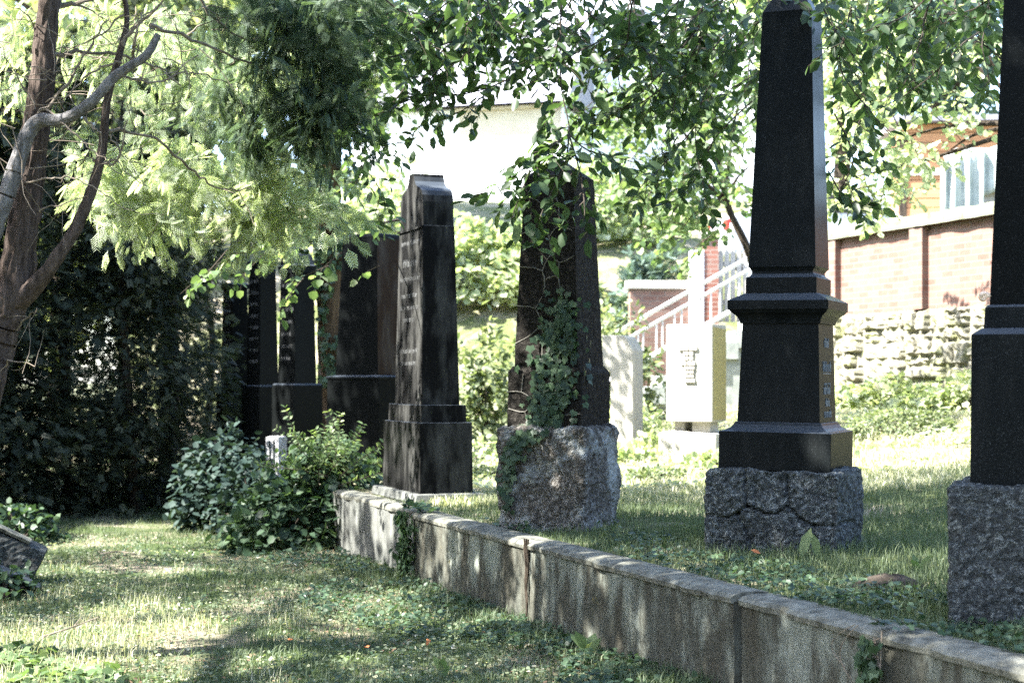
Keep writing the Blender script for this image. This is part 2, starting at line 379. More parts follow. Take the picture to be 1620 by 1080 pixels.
# ---------------------------------------------------------------- rough stone block (local coords, base at z=0)
def fbm(p, s, o=4):
    v = 0; a = 1
    for i in range(o): v += a*noise.noise(Vector(p)*s); s *= 2.1; a *= .5
    return v
def segd(px, pz, a, b):
    ax, az = a; bx, bz = b; dx, dz = bx-ax, bz-az; t = max(0, min(1, ((px-ax)*dx+(pz-az)*dz)/(dx*dx+dz*dz+1e-9)))
    return math.hypot(px-ax-t*dx, pz-az-t*dz)
def rough_block(hx, hy, h, res=.02, amp=.02, rnd=.03, taper=0, seed=0, grooves=(), gw=.012, gd=.02, fine=.006, low=2.5, skirt=0.0):
    nx, ny, nz = [max(2, int(2*hx/res)), max(2, int(2*hy/res)), max(2, int(h/res))]
    vid = {}; v = []; f = []
    def vert(i, j, k):
        key = (i, j, k)
        if key in vid: return vid[key]
        x = -hx+2*hx*i/nx; y = -hy+2*hy*j/ny; z = h*k/nz
        cx = min(max(x, -hx+rnd), hx-rnd); cy = min(max(y, -hy+rnd), hy-rnd); cz = min(z, h-rnd)
        d = Vector((x-cx, y-cy, z-cz)); n = d.length
        nn = d.normalized() if n > 1e-6 else Vector((0, 0, 0))
        p = Vector((cx, cy, cz))+nn*min(n, rnd)
        if n <= 1e-6: nn = Vector((0, 0, 1))
        q = (x+seed*7.1, y+seed*3.3, z)
        dd = amp*fbm(q, low, 4)+fine*noise.noise(Vector(q)*40)+fine*.7*abs(noise.noise(Vector(q)*85))
        if abs(y+hy) < 1e-6 or abs(x-hx) < 1e-6:
            u = x if abs(y+hy) < 1e-6 else hx+(y+hy)
            for g in grooves:
                for a, b in zip(g[:-1], g[1:]):
                    w = segd(u, z, a, b)+.004*noise.noise(Vector(q)*20)
                    if w < gw*2: dd -= gd*math.exp(-(w/gw)**2)
        p = p+nn*dd; tp = 1-taper*z/h+skirt*max(0, 1-z/(.15*h+1e-6))**2
        v.append((p.x*tp, p.y*tp, max(p.z, -.05) if k else -.05)); vid[key] = len(v)-1; return vid[key]
    for j in range(ny):
        for i in range(nx): f.append((vert(i,j,nz), vert(i+1,j,nz), vert(i+1,j+1,nz), vert(i,j+1,nz)))
    for k in range(nz):
        for i in range(nx):
            f.append((vert(i,0,k), vert(i+1,0,k), vert(i+1,0,k+1), vert(i,0,k+1)))
            f.append((vert(i+1,ny,k), vert(i,ny,k), vert(i,ny,k+1), vert(i+1,ny,k+1)))
        for j in range(ny):
            f.append((vert(nx,j,k), vert(nx,j+1,k), vert(nx,j+1,k+1), vert(nx,j,k+1)))
            f.append((vert(0,j+1,k), vert(0,j,k), vert(0,j,k+1), vert(0,j+1,k+1)))
    m = MB(); m.v = v; m.f = f; return m

def strokes(rows, y0, depth=.002, seed=1, x_c=0, xm=.9, conv=1.0):
    """engraved line rows as thin upright strokes on a -y face; rows = (z, halfwidth, height, underline)"""
    r = random.Random(seed); m = MB()
    for z, hw, hh, ul in rows:
        x = -hw
        while x < hw:
            w = r.uniform(.0035, .006)*xm; top = hh*(1 if r.random() < .8 else 1.35)
            m.box(x_c+x, x_c+x+w, y0(z)-depth, y0(z)+.01, z, z+top)
            if r.random() < .6: m.box(x_c+x+w, x_c+x+w*2.4, y0(z)-depth, y0(z)+.01, z+hh*r.choice([0, .45, .85]), z+hh*r.choice([0, .45, .85])+hh*.14+.001 if False else z+hh)
            x += w*r.uniform(2.6, 4.2)
            if r.random() < .12: x += .012
        if ul: m.box(x_c-hw, x_c+hw, y0(z)-depth, y0(z)+.01, z-.012, z-.008)
    return m

# ---------------------------------------------------------------- obelisk with stepped cap (monument between pale stones)
phi4 = R(24.2)
ob = empty('obelisk', (1.585, 9.25, TZ-.01), -phi4, 'tall black obelisk with flared cap on a pedestal, standing on a grooved blue-grey granite block', 'gravestone', 'dark grave monuments behind the low wall'); ob.location.x += .015; ob.rotation_euler = (0, R(.75), -phi4)
G4 = [[(-.15,.47),(-.155,.40),(-.14,.26),(-.10,.25),(-.03,.22),(.04,.225),(.09,.27),(.125,.25),(.17,.20),(.24,.17),(.385,.17),(.55,.175),(.80,.17)],
      [(.085,.47),(.09,.34),(.115,.25)], [(-.385,.20),(-.25,.19),(-.195,.215),(-.165,.235),(-.14,.26)], [(-.195,.215),(-.15,.13),(-.10,0)], [(.24,.17),(.25,.1),(.25,0)]]
rough_block(.385, .34, .47, .011, .026, .022, -.0, 4, G4, .0075, .024, .011, 3.6).build('base_block', 'rough blue granite', ob, False)
M = 'blue black granite'
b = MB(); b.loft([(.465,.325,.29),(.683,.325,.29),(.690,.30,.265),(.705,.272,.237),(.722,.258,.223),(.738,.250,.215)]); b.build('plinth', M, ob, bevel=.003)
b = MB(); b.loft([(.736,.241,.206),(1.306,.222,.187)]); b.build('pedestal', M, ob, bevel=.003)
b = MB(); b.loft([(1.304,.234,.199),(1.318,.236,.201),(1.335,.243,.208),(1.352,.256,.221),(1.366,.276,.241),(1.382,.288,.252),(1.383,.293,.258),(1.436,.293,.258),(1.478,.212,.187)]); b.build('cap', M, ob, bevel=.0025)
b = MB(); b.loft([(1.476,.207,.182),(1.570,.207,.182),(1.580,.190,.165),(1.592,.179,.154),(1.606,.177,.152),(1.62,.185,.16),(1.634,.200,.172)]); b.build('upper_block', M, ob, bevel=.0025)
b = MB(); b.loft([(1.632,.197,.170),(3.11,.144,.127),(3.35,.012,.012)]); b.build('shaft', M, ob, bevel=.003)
# inscription on the right (local +x) face
ins = strokes([(1.17,.055,.04,0),(1.03,.10,.045,1),(.955,.075,.01,0),(.90,.09,.04,0),(.83,.05,.035,0),(.765,.085,.036,0)], lambda z: -(.241-(z-.736)/.57*.019)-.0, .002, 3)
io = ins.build('inscription', 'letter paint', ob); io.rotation_euler = (0, 0, R(90))
# ---------------------------------------------------------------- right monument, cut by the frame
ph5 = R(22)
o5 = empty('pillar_monument', (2.265, 6.54, TZ-.01), -ph5, 'massive black pillar monument on rough dark granite, cut off by the right photo edge', 'gravestone', 'dark grave monuments behind the low wall')
rough_block(.40, .38, .557, .013, .016, .02, -.0, 9, (), .01, .02, .008, 4).build('base_block', 'rough dark granite', o5)
M = 'black granite'
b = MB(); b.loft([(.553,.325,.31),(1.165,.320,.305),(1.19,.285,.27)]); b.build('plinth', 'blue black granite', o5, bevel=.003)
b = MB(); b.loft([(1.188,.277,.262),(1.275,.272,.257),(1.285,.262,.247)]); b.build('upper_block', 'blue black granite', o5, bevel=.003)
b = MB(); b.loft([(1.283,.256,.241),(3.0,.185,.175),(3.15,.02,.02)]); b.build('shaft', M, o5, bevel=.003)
# snail
cs = at(1553, 471, 6.36); b = MB()
pts = []; rad = []
for i in range(40):
    a = i*.42; r = .030*math.exp(-i*.055); pts.append((r*.62*math.cos(a), -.004-i*.0002, r*.62*math.sin(a))); rad.append(r*.42)
b.tube(pts, rad, 8); sh = b.build('snail_shell', 'shell', None, True); sh.location = tuple(cs+np.array([0, -.02, 0]))
tag(sh, 'small pale snail shell stuck on the left edge of the rightmost black pillar', 'snail')
# ---------------------------------------------------------------- monument with ivy
ph2 = R(24.5)
o2 = empty('ivy_obelisk', (.317, 10.61, TZ-.01), -ph2, 'squat dark obelisk with honeycomb seams, ivy-grown, on a lichen-spotted boulder block', 'gravestone', 'dark grave monuments behind the low wall')
rough_block(.315, .315, .665, .015, .032, .025, .0, 2, (), .01, .02, .012, 4, .03).build('base_block', 'rough mossy granite', o2)
M = 'dark hammered stone'
rough_block(.264, .264, .375, .018, .006, .012, 0, 5, (), .01, .01, .005).build('plinth', M, o2).location = (0, 0, .66)
b = MB(); b.loft([(1.03,.262,.262),(1.07,.235,.235)]); b.build('chamfer', M, o2)
def taper_shaft(z0, z1, h0, h1, ztop, nz=40, nx=14):
    m = MB(); v = []; f = []
    for k in range(nz+1):
        z = z0+(z1-z0)*k/nz; h = h0+(h1-h0)*k/nz
        for i in range(4*nx):
            sd, u = divmod(i, nx); u = -1+2*u/nx; c = {0: (u*h, -h), 1: (h, u*h), 2: (-u*h, h), 3: (-h, -u*h)}[sd]
            n_ = .005*noise.noise(Vector((c[0]*30, c[1]*30, z*30)))
            v.append((c[0]*(1+n_/h), c[1]*(1+n_/h), z))
    n = 4*nx
    for k in range(nz):
        for i in range(n): f.append((k*n+i, k*n+(i+1)%n, (k+1)*n+(i+1)%n, (k+1)*n+i))
    v.append((0, 0, ztop)); a = len(v)-1
    for i in range(n): f.append((nz*n+i, nz*n+(i+1)%n, a))
    m.v = v; m.f = f; return m
taper_shaft(1.068, 2.33, .228, .178, 2.47).build('shaft', M, o2)
def on2(u, z):   # front face point for seam lines; u in -1..1
    if z > 1.07: h = .228+(.178-.228)*(z-1.068)/1.262
    else: h = .264
    return (u*h, -h-.001, z)
seams = MB()
for pl in [[(-1,1.22),(-.55,1.27),(-.15,1.33),(-.12,1.18),(-.13,1.09)],[(-.15,1.33),(.35,1.31)],[(-.15,1.33),(-.38,1.45),(-1,1.47)],[(-.38,1.45),(-.10,1.56),(-.05,1.64),(.35,1.66),(.45,1.58)],
           [(-.10,1.56),(-.18,1.70),(-1,1.73)],[(-.18,1.70),(.1,1.80),(.42,1.75),(.95,1.79)],[(.42,1.75),(.35,1.66)],[(.1,1.80),(.05,1.92),(-.25,1.98),(-1,1.95)],[(.05,1.92),(.38,1.99),(.9,1.96)],[(.38,1.99),(.4,2.14),(.1,2.22)],[(-.25,1.98),(-.3,2.15),(-1,2.2)]]:
    P = smoothpts([on2(u, z) for u, z in pl], 3); seams.tube(P, .0042, 5, .3)
for pl in [[(-1,.90),(-.60,.90),(-.25,.85),(-.08,.92)],[(-.55,1.02),(-.60,.90)],[(-.25,.85),(-.5,.77),(-.95,.79)],[(-.5,.77),(-.42,.68)],[(-.25,.85),(-.05,.78)],[(.6,.75),(.98,.76)],[(.25,1.02),(.3,.9)]]:
    seams.tube(smoothpts([(u*.264, -.267, z) for u, z in pl], 3), .0042, 5, .3)
seams.build('raised_seams', 'seam stone', o2)
# ---------------------------------------------------------------- slab monument with curved top
ph3 = R(69)
o3 = empty('curved_top_gravestone', (-.713, 13.17, TZ-.01), -ph3, 'tall polished black slab with curved ogee top and dappled left face', 'gravestone', 'dark grave monuments behind the low wall')
b = MB(); b.loft([(0,.64,.30),(.07,.62,.285)]); b.build('foot_slab', 'grey concrete', o3, bevel=.006)
M = 'weathered black granite'
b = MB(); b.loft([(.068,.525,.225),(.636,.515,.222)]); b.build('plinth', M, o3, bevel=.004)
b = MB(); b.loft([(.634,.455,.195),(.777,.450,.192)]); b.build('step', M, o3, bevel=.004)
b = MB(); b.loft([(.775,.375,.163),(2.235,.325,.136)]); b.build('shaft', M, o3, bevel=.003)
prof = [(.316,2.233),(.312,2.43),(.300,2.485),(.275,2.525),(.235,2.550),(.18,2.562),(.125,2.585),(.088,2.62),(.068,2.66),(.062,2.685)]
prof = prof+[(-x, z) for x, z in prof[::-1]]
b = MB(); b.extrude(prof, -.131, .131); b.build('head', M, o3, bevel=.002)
b = MB(); b.box(-.35,.35,-.150,-.14,2.215,2.232); b.build('moulding', M, o3)
ins = strokes([(2.10,.26,.03,0),(1.92,.2,.045,0),(1.80,.27,.03,0),(1.66,.22,.03,0),(1.56,.25,.03,0),(1.46,.16,.03,0),(1.2,.25,.03,0),(1.1,.2,.03,0)], lambda z: -(.163-(z-.775)/1.46*.027), .0012, 8, 0, 2)
ins.build('inscription', 'faint letter', o3)
# ---------------------------------------------------------------- stone A and the three behind
oA = empty('brown_sided_gravestone', (-1.40, 15.75, TZ-.02), -R(38), 'broad black tapered gravestone with a brown right side, partly behind the curved-top slab', 'gravestone', 'dark grave monuments behind the low wall')
M = 'black granite'
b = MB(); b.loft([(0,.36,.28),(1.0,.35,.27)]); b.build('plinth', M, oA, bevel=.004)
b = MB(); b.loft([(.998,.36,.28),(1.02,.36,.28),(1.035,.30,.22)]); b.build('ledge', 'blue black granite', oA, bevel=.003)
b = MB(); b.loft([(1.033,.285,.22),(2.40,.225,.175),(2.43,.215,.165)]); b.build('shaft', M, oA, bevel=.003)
b = MB(); b.add([(.286,-.215,1.04),(.287,.215,1.04),(.229,.17,2.38),(.228,-.17,2.38)], [(0,1,2,3)]); b.build('side_panel', 'brown black granite', oA)
def small_stone(x, y, Yd, h, w, d, basez, rot, label, seed, topkind):
    p = at(x, y, Yd)
    o = empty('tapered_gravestone', (p[0], Yd, TZ-.02), -R(rot), label, 'gravestone', 'dark grave monuments behind the low wall')
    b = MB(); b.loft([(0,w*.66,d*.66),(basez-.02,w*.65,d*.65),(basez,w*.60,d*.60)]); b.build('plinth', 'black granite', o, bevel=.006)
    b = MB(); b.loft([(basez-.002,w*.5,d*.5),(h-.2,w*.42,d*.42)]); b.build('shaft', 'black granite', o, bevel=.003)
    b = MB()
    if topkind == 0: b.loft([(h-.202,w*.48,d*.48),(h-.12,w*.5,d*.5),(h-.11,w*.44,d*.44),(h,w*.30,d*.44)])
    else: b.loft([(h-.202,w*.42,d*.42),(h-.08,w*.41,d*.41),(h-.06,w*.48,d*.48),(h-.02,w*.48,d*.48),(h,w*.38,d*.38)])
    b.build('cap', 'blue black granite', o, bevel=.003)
    rows = [(basez+.25+.13*i, w*.3, .035, 0) for i in range(8)]
    strokes(rows, lambda z: -(d*.5-(z-basez)/(h-.2-basez)*d*.08), .0015, seed, 0, 2).build('inscription', 'faint letter', o)
small_stone(470, 600, 17.0, 2.33, .36, .27, .95, 52, 'tapered black gravestone with faded lettering, nearest of the shaded trio', 31, 0)
small_stone(415, 600, 18.1, 2.36, .32, .24, .93, 52, 'black gravestone in the middle of the trio in deep shade at left', 32, 1)
small_stone(372, 600, 19.2, 2.16, .30, .24, .90, 52, 'lowest and farthest of the black gravestones trio, beside the dark conifers', 33, 1)
# pale granite post
p = at(437, 690, 15.4); o = empty('granite_post', (p[0], 15.4, TZ-.02), -R(30), 'short pale granite marker poking out of the ivy beside the bushes', 'marker')
rough_block(.085, .07, .44, .02, .006, .01, .05, 12, (), .01, .01, .004).build('post', 'pale granite', o)
b = MB(); b.box(-.03,-.018,-.075,-.06,.15,.4); b.box(.018,.03,-.075,-.06,.15,.4); b.build('groove_strips', 'rough dark granite', o)

# ---------------------------------------------------------------- retaining wall
wall = empty('retaining_wall', (WP[0], WP[1], 0), math.atan2(WU[1], WU[0]), 'long low weathered wall of lichen-streaked slabs running diagonally before the monuments', 'wall')
def wall_slab(s0, s1, h, mat, capmat, off=0, th=.16, seed=0, name='wall_slab', capo=.018):
    """local x along wall (going back-left), -y?? local y = +90deg from x = away from terrace"""
    nL = max(3, int((s1-s0)/.03)); nz = 16
    m = MB(); v = []; f = []
    prof = [(th+.02, -.1)]+[(th+.02, z) for z in np.linspace(0, h-.05, nz)]
    # front face is +y side (towards the path)
    for i in range(nL+1):
        s = s0+(s1-s0)*i/nL
        for z in np.linspace(-.12, h-.035, nz):
            d = .010*fbm((s, z+seed, 3), 3, 4)+.0035*noise.noise(Vector((s*26, z*18, seed)))
            v.append((s, off+d, z))
    for i in range(nL):
        for k in range(nz-1): f.append((i*nz+k, i*nz+k+1, (i+1)*nz+k+1, (i+1)*nz+k))
    base = len(v)
    for i in range(nL+1):
        s = s0+(s1-s0)*i/nL; v += [(s, off-th, -.12), (s, off-th, h-.035)]
    for i in range(nL): f.append((base+2*i, base+2*i+2, base+2*i+3, base+2*i+1))
    f.append(tuple(range(nz))+(base+1, base)); f.append(tuple(range(nL*nz+nz-1, nL*nz-1, -1))+(base+2*nL, base+2*nL+1))
    m.v = v; m.f = f; o = m.build(name, mat, wall)
    # cap with irregular front edge
    m = MB(); v = []; f = []
    for i in range(nL+1):
        s = s0+(s1-s0)*i/nL
        e = capo+.024*fbm((s*1.0, seed, 1.5), 4, 5); w = .006*fbm((s, seed, 9), 5, 3)
        for (yy, zz) in [(off-th-.02, h-.04), (off-th-.02, h+w*.3), (off-th*.6, h+.004+w), (off-.05, h+.002+w), (off+e*.3-.01, h-.006+w), (off+e, h-.022+w*.6), (off+e*.8, h-.045), (off-.02, h-.05)]:
            n_ = .003*noise.noise(Vector((s*45, yy*60, seed))); v.append((s, yy+n_, zz+n_))
    for i in range(nL):
        for k in range(8): f.append((i*8+k, (i+1)*8+k, (i+1)*8+(k+1)%8, i*8+(k+1)%8))
    f.append(tuple(range(7, -1, -1))); f.append(tuple(nL*8+k for k in range(8)))
    m.v = [(a, b_, c) for a, b_, c in v]; m.f = f; c = m.build('coping', capmat, wall); c.data.flip_normals() if False else None
    return o
wall_slab(-5.2, -2.25, TZ, 'lichened concrete', 'cap stone', 0, seed=1)
wall_slab(-2.235, -.015, TZ, 'lichened concrete', 'cap stone', 0, seed=2)
wall_slab(.0, 2.47, TZ+.006, 'lichened concrete', 'cap stone', .03, seed=3)
wall_slab(2.49, 4.80, TZ, 'lichened concrete', 'cap stone', .02, seed=4)
wall_slab(4.83, 7.40, TZ-.01, 'grey concrete', 'cap stone', -.05, seed=5, capo=.004)
wall_slab(7.43, 8.9, TZ-.06, 'lichened concrete', 'cap stone', -.30, seed=6)
wall_slab(8.92, 13.2, TZ-.02, 'grey concrete', 'cap stone', .05, seed=7)

# ---------------------------------------------------------------- fallen stone, lower left
p = at(20, 935, 11.3)
fs = empty('fallen_gravestone', (p[0]-.27, 11.45, .02), 0, 'toppled dark gravestone lying tilted in the grass at the left edge', 'gravestone')
fs.rotation_euler = (0, R(27), R(14))
rough_block(.33, .2, .24, .025, .012, .012, 0, 21, (), .01, .02, .004).build('slab', 'rough dark granite', fs).location = (-.03, .12, .16)
b = MB(); b.loft([(.0,.32,.10),(.025,.33,.11)]); o = b.build('coping_strip', 'cap stone', fs, bevel=.004); o.location = (-.16, .03, .402)
b = MB(); b.loft([(.0,.36,.12),(.16,.36,.12),(.175,.345,.105)]); o = b.build('lower_slab', 'blue black granite', fs, bevel=.006); o.location = (.02, -.36, .04)

# ---------------------------------------------------------------- pale stones in the sunlight
zz = float(tz(1.2, 18)); p = at(985, 600, 18)
o = empty('shouldered_pale_gravestone', (p[0], 18, zz-.02), -R(24), 'narrow pale gravestone with chamfered top and stepped left side in full sun', 'gravestone', 'sunlit pale gravestones')
hh = 1.5+(600-528)/F*18-zz
b = MB(); b.extrude([(-.10,0),(.17,0),(.17,hh-.17),(.09,hh-.03),(.05,hh),(-.20,hh),(-.20,hh-.33),(-.10,hh-.42)], -.13, .22); b.build('slab', 'pale limestone', o, bevel=.008)
zz = float(tz(1.9, 17)); p = at(1100, 600, 17)
o = empty('relief_gravestone', (p[0]+.03, 17.15, zz-.02), -R(26), 'thick pale rectangular gravestone with raised block letters, raised off its base in full sun', 'gravestone', 'sunlit pale gravestones')
z0 = 1.5-(664-600)/F*17-zz; z1 = 1.5+(600-510)/F*17-zz
b = MB(); b.loft([(z0,.262,.24),(z1,.262,.24)]); b.build('block', 'pale limestone', o, bevel=.012)
b = MB(); b.add([(.2635,-.22,z0+.02),(.2635,.22,z0+.02),(.2635,.22,z1-.05),(.2635,-.22,z1-.03)], [(0,1,2,3)]); b.build('lichened_side', 'olive limestone', o)  # olive tone over the right side face
b = MB()
rows = [(0,[(-.115,.0),(.005,.10)],.048),(1,[(-.06,.0),(.005,.055)],.045),(2,[(-.06,.0),(.005,.055)],.045),(3,[(-.09,-.02),(-.012,.075)],.05),(4,[(-.05,.07)],.04),(5,[(-.045,.005),(.01,.06)],.04),(6,[(-.05,.06)],.036),(7,[(-.045,.075)],.045)]
zt_ = z1-.235
for _, segs, h_ in rows:
    for a, c in segs:
        n_ = max(1, int((c-a)/.03)); w_ = (c-a)/n_
        for k in range(n_): b.box(a+k*w_+.002, a+(k+1)*w_-.002, -.265, -.235, zt_-h_, zt_-.006)
    zt_ -= h_+.006
b.build('raised_letters', 'pale limestone', o, bevel=.003)
b = MB(); b.box(-.20,-.09,-.14,.14,z0-.12,z0+.001); b.box(.0,.2,-.14,.14,z0-.12,z0+.001); b.build('feet', 'pale limestone', o, bevel=.004)
rough_block(.33, .30, max(.2, z0-.11), .04, .02, .03, 0, 33, (), .01, .01, .004).build('base', 'pale limestone', o)
# loose stones on the sunny ground
for i, (x, y, Yd, sx) in enumerate([(1048, 688, 17.4, .16), (1085, 722, 15.8, .14), (1110, 700, 16.0, .12)]):
    q = at(x, y, Yd); o = rough_block(sx, sx*.8, .12, .03, .05, .04, 0, 40+i).build('loose_stone', 'pale limestone', None)
    o.location = (q[0], Yd, float(tz(q[0], Yd))-.01); o.rotation_euler = (0, 0, i*.7)
    tag(o, ['pale rubble stone left of the relief gravestone base', 'low pale rubble stone in the grass between the ivy obelisk and the tall obelisk', 'pale rubble stone just left of the tall obelisk plinth'][i], 'stone', 'loose stones')

# ---------------------------------------------------------------- brick wall on rubble
U2 = norm(np.array([-.342, .94])); A2 = np.array([5.4, 21.5]); ang2 = math.atan2(U2[1], U2[0])
gb = 1.05
bw = empty('brick_garden_wall', (A2[0], A2[1], gb), ang2, 'old brick wall with pilasters and mossy coping on top of a rubble stone wall, sunlit at right', 'wall')
zb, zt2 = 2.44-gb, 3.60-gb
b = MB(); b.box(-7, 1.95, -.30, .0, zb, zt2); b.build('brickwork', 'old brick', bw)
for s0 in (-4.9, -2.9, -.45, 1.72):
    b = MB(); b.box(s0, s0+.3, .0-.002, .10, zb, zt2); b.build('pilaster', 'old brick', bw)
rough_block(4.6, .24, .11, .06, .03, .03, 0, 51, (), .01, .01, .006).build('coping', 'coping', bw).location = (-2.55, -.12, zt2-.005)
# rubble: individual rough stones in courses, one mesh
rb = MB(); rr = random.Random(4); S0 = -7.2
while S0 < 2.3:
    SW = rr.uniform(.45, 1.1); z = -.15-rr.uniform(0, .15)
    while z < zb-.02:
        h_ = min(rr.uniform(.12, .36), zb-z)
        if zb-z-h_ < .08: h_ = zb-z
        s = S0; nst_ = rr.choice([1, 2, 2, 3])
        for q_ in range(nst_):
            w_ = (SW-(s-S0))*(1 if q_ == nst_-1 else rr.uniform(.3, .6)); dpt = rr.uniform(.03, .13); nx_, nz_ = 9, 7; vv = []; sd_ = rr.uniform(0, 99)
            for k in range(nz_+1):
                for i in range(nx_+1):
                    u = i/nx_; w = k/nz_; e = min(u*w_, (1-u)*w_, w*h_, (1-w)*h_)/.035
                    vv.append((s+.006+(w_-.012)*u+.02*noise.noise(Vector((s+u, z+w*3, sd_))*3), dpt*min(1, e**.6)+(.06*noise.noise(Vector((u*w_*9, w*h_*9, sd_)))+.03*noise.noise(Vector((u*w_*22, w*h_*22, sd_))))*min(1, e), z+.006+(h_-.012)*w+.02*noise.noise(Vector((s+u*3, z+w, sd_+5))*3)))
            rb.add(vv, [(k*(nx_+1)+i, (k+1)*(nx_+1)+i, (k+1)*(nx_+1)+i+1, k*(nx_+1)+i+1) for k in range(nz_) for i in range(nx_)]); s += w_
        z += h_
    S0 += SW
rb.build('rubble_stonework', 'rubble stone', bw); b = MB(); b.box(-7.2, 2.45, -.4, .018, -.3, zb-.004); b.build('mortar', 'rubble stone', bw)
ut = MB(); b0 = A2; 
def w2(s, t): return (A2[0]+s*U2[0]+t*U2[1], A2[1]+s*U2[1]-t*U2[0])
q = [w2(-12, .3), w2(2.0, .3), w2(12, 7), w2(12, 60), w2(-12, 60)]
ut.add([(x, y, 3.35) for x, y in q], [(0, 1, 2, 3, 4)][:1]); o = ut.build('upper_ground', 'sunny soil', None); tag(o, kind='structure')
if o.data.polygons[0].normal.z < 0: o.data.flip_normals()

# ---------------------------------------------------------------- stairs, railings, gate
Ys = 24.0; zg = float(tz(1.5, 24))
def X(px, Y): return (px-810)/F*Y
st = empty('stone_staircase', (X(948, Ys), Ys, zg-.05), R(4), 'grey stone steps climbing right towards the garden gate', 'stairs')
nst = 9; rise = (2.42-zg+.05)/nst; run = (X(1230, Ys)-X(965, Ys))/nst
for i in range(nst):
    b = MB(); b.box(.15+run*i, .15+run*(i+1)+.02, 0, 1.3, 0 if i == 0 else rise*i-.10, rise*(i+1)); b.build('step', 'stone step', st, bevel=.008)
b = MB(); b.box(.15+run*1.2, .15+run*nst, .05, 1.25, 0, .2)
b.add([(.15+run*1.2,.05,0),(.15+run*nst,.05,0),(.15+run*nst,.05,rise*nst-.12),(.15+run*1.2,1.25,0),(.15+run*nst,1.25,0),(.15+run*nst,1.25,rise*nst-.12)], [(0,1,2),(3,5,4),(0,3,4,1),(1,4,5,2),(0,2,5,3)])
b.build('stair_body', 'stone step', st)
b = MB(); b.box(.15+run*nst+.02, .15+run*nst+1.6, 0, 1.3, rise*nst-.3, rise*nst-.002); b.build('landing', 'stone step', st)
def railing(yoff, label, dx):
    r_ = empty('stair_railing', (X(948, Ys)+dx, Ys+yoff, zg-.05), R(4), label, 'railing', 'railings of the stone steps')
    L_ = run*nst; hgt = .95
    def P(u, z): return (u, 0, .80+z+u*rise/run*.93)
    for z in (hgt*.42, hgt*.22, -.28):
        b = MB(); b.tube([P(0, z), P(L_, z)], .028, 8); b.build('rail', 'white metal', r_)
    for i in range(9):
        u = .06+L_*i/8.6; b = MB(); b.tube([P(u, -.30), P(u, hgt*.22)], .013, 6); b.build('baluster', 'white metal', r_)
    for u in (0, L_*.97):
        b = MB(); z = u*rise/run*.93; b.tube([(u, 0, z*.9), P(u, hgt*.42)], .03, 8); b.build('post', 'white metal', r_)
railing(-.02, 'pale metal railing on the near side of the stone steps', 0.02)
railing(1.32, 'pale metal railing on the far side of the stone steps', .05)
Yg = 24.6
gp = empty('gate_pillar', (X(1123, 25.9), 25.9, 2.3), 0, 'red brick gate pillar with white plastered left side at the top of the steps', 'pillar')
b = MB(); b.box(-.11,.13,-.12,.12,-1.2,1.52); b.build('brick_pier', 'red brick', gp)
b = MB(); b.box(-.33,-.112,-.14,.14,-1.2,1.30); b.build('plaster_pier', 'white plaster', gp, bevel=.01)
b = MB(); b.loft([(1.52,.16,.16),(1.58,.16,.16),(1.62,.10,.10)]); b.build('pier_cap', 'pale limestone', gp)
gt_ = empty('picket_gate', (X(1137, 25.9), 25.93, 2.42), 0, 'weathered wooden picket gate beside the red brick pillar', 'gate')
for i in range(7):
    b = MB(); b.extrude([(i*.1,.02),(i*.1+.075,.02),(i*.1+.075,1.16),(i*.1+.037,1.22),(i*.1,1.16)], -.012, .012); b.build('picket', 'grey boards', gt_)
for z in (.3, .93): b = MB(); b.box(-.02,.72,.014,.05,z,z+.09); b.build('cross_rail', 'grey boards', gt_)
lw = empty('low_garden_wall', (X(1005, 26), 26, 1.0), R(6), 'low brick wall with bright pale coping behind the stair railing', 'wall')
b = MB(); b.box(-.1, 1.35, -.1, .1, 0, 1.98); b.build('brickwork', 'old brick', lw)
b = MB(); b.box(-.15, 1.35, -.16, .16, 1.982, 2.12); b.build('coping', 'pale limestone', lw, bevel=.01)

# ---------------------------------------------------------------- buildings
Yb = 48
def Z(py, Y): return 1.5-(py-600)/F*Y
chap = empty('white_building', (X(740, Yb), Yb, 5.0), R(-16), 'large white plastered building with grey slate roof and beige cornice, behind the trees', 'building')
x0, x1 = X(545, Yb)-X(740, Yb), X(893, Yb)-X(740, Yb)
ze = Z(172, Yb)-5.0
b = MB(); b.box(x0, x1, 0, 9, -1.5, ze-.9); b.build('wall', 'white plaster', chap)
b = MB(); b.box(x1-3.2, x1+.0, -.06, -.002, ze-.95, ze-.1); b.box(x1-3.3, x1+.05, -.2, -.002, ze-.1, ze); b.build('cornice', 'beige stone', chap, bevel=.02)  # roof edge, with the eave's shade built as a beige band
b = MB(); b.box(x0, x1, .0, 9, ze-.898, ze-.02); b.build('upper_wall', 'white plaster', chap)
b = MB(); b.add([(x0-.4,-.5,ze+.02),(x1+.3,-.5,ze+.02),(x1+.3,4.5,ze+4.4),(x0-.4,4.5,ze+4.4),(x0-.4,9.5,ze+.02),(x1+.3,9.5,ze+.02)], [(0,1,2,3),(3,2,5,4),(0,3,4),(1,5,2)]); b.build('roof', 'slate roof', chap)
b = MB(); b.tube([(x1+.12,-.16,-1),(x1+.12,-.16,ze+.4)], .09, 8); b.build('downpipe', 'zinc', chap)
for xx in (x0+1.5, x0+3.2):
    b = MB(); b.box(xx, xx+.12, -.05, -.003, -1.2, ze-.96); b.build('lesene', 'white plaster', chap)
wing = empty('white_wing_building', (X(900, 50), 50, 5.0), R(2), 'tall pale building wing to the right of the downpipe, seen through the leaves', 'building')
b = MB(); b.box(.1, 6.4, 0, 8, -1.5, 13); b.build('wall', 'white plaster', wing)
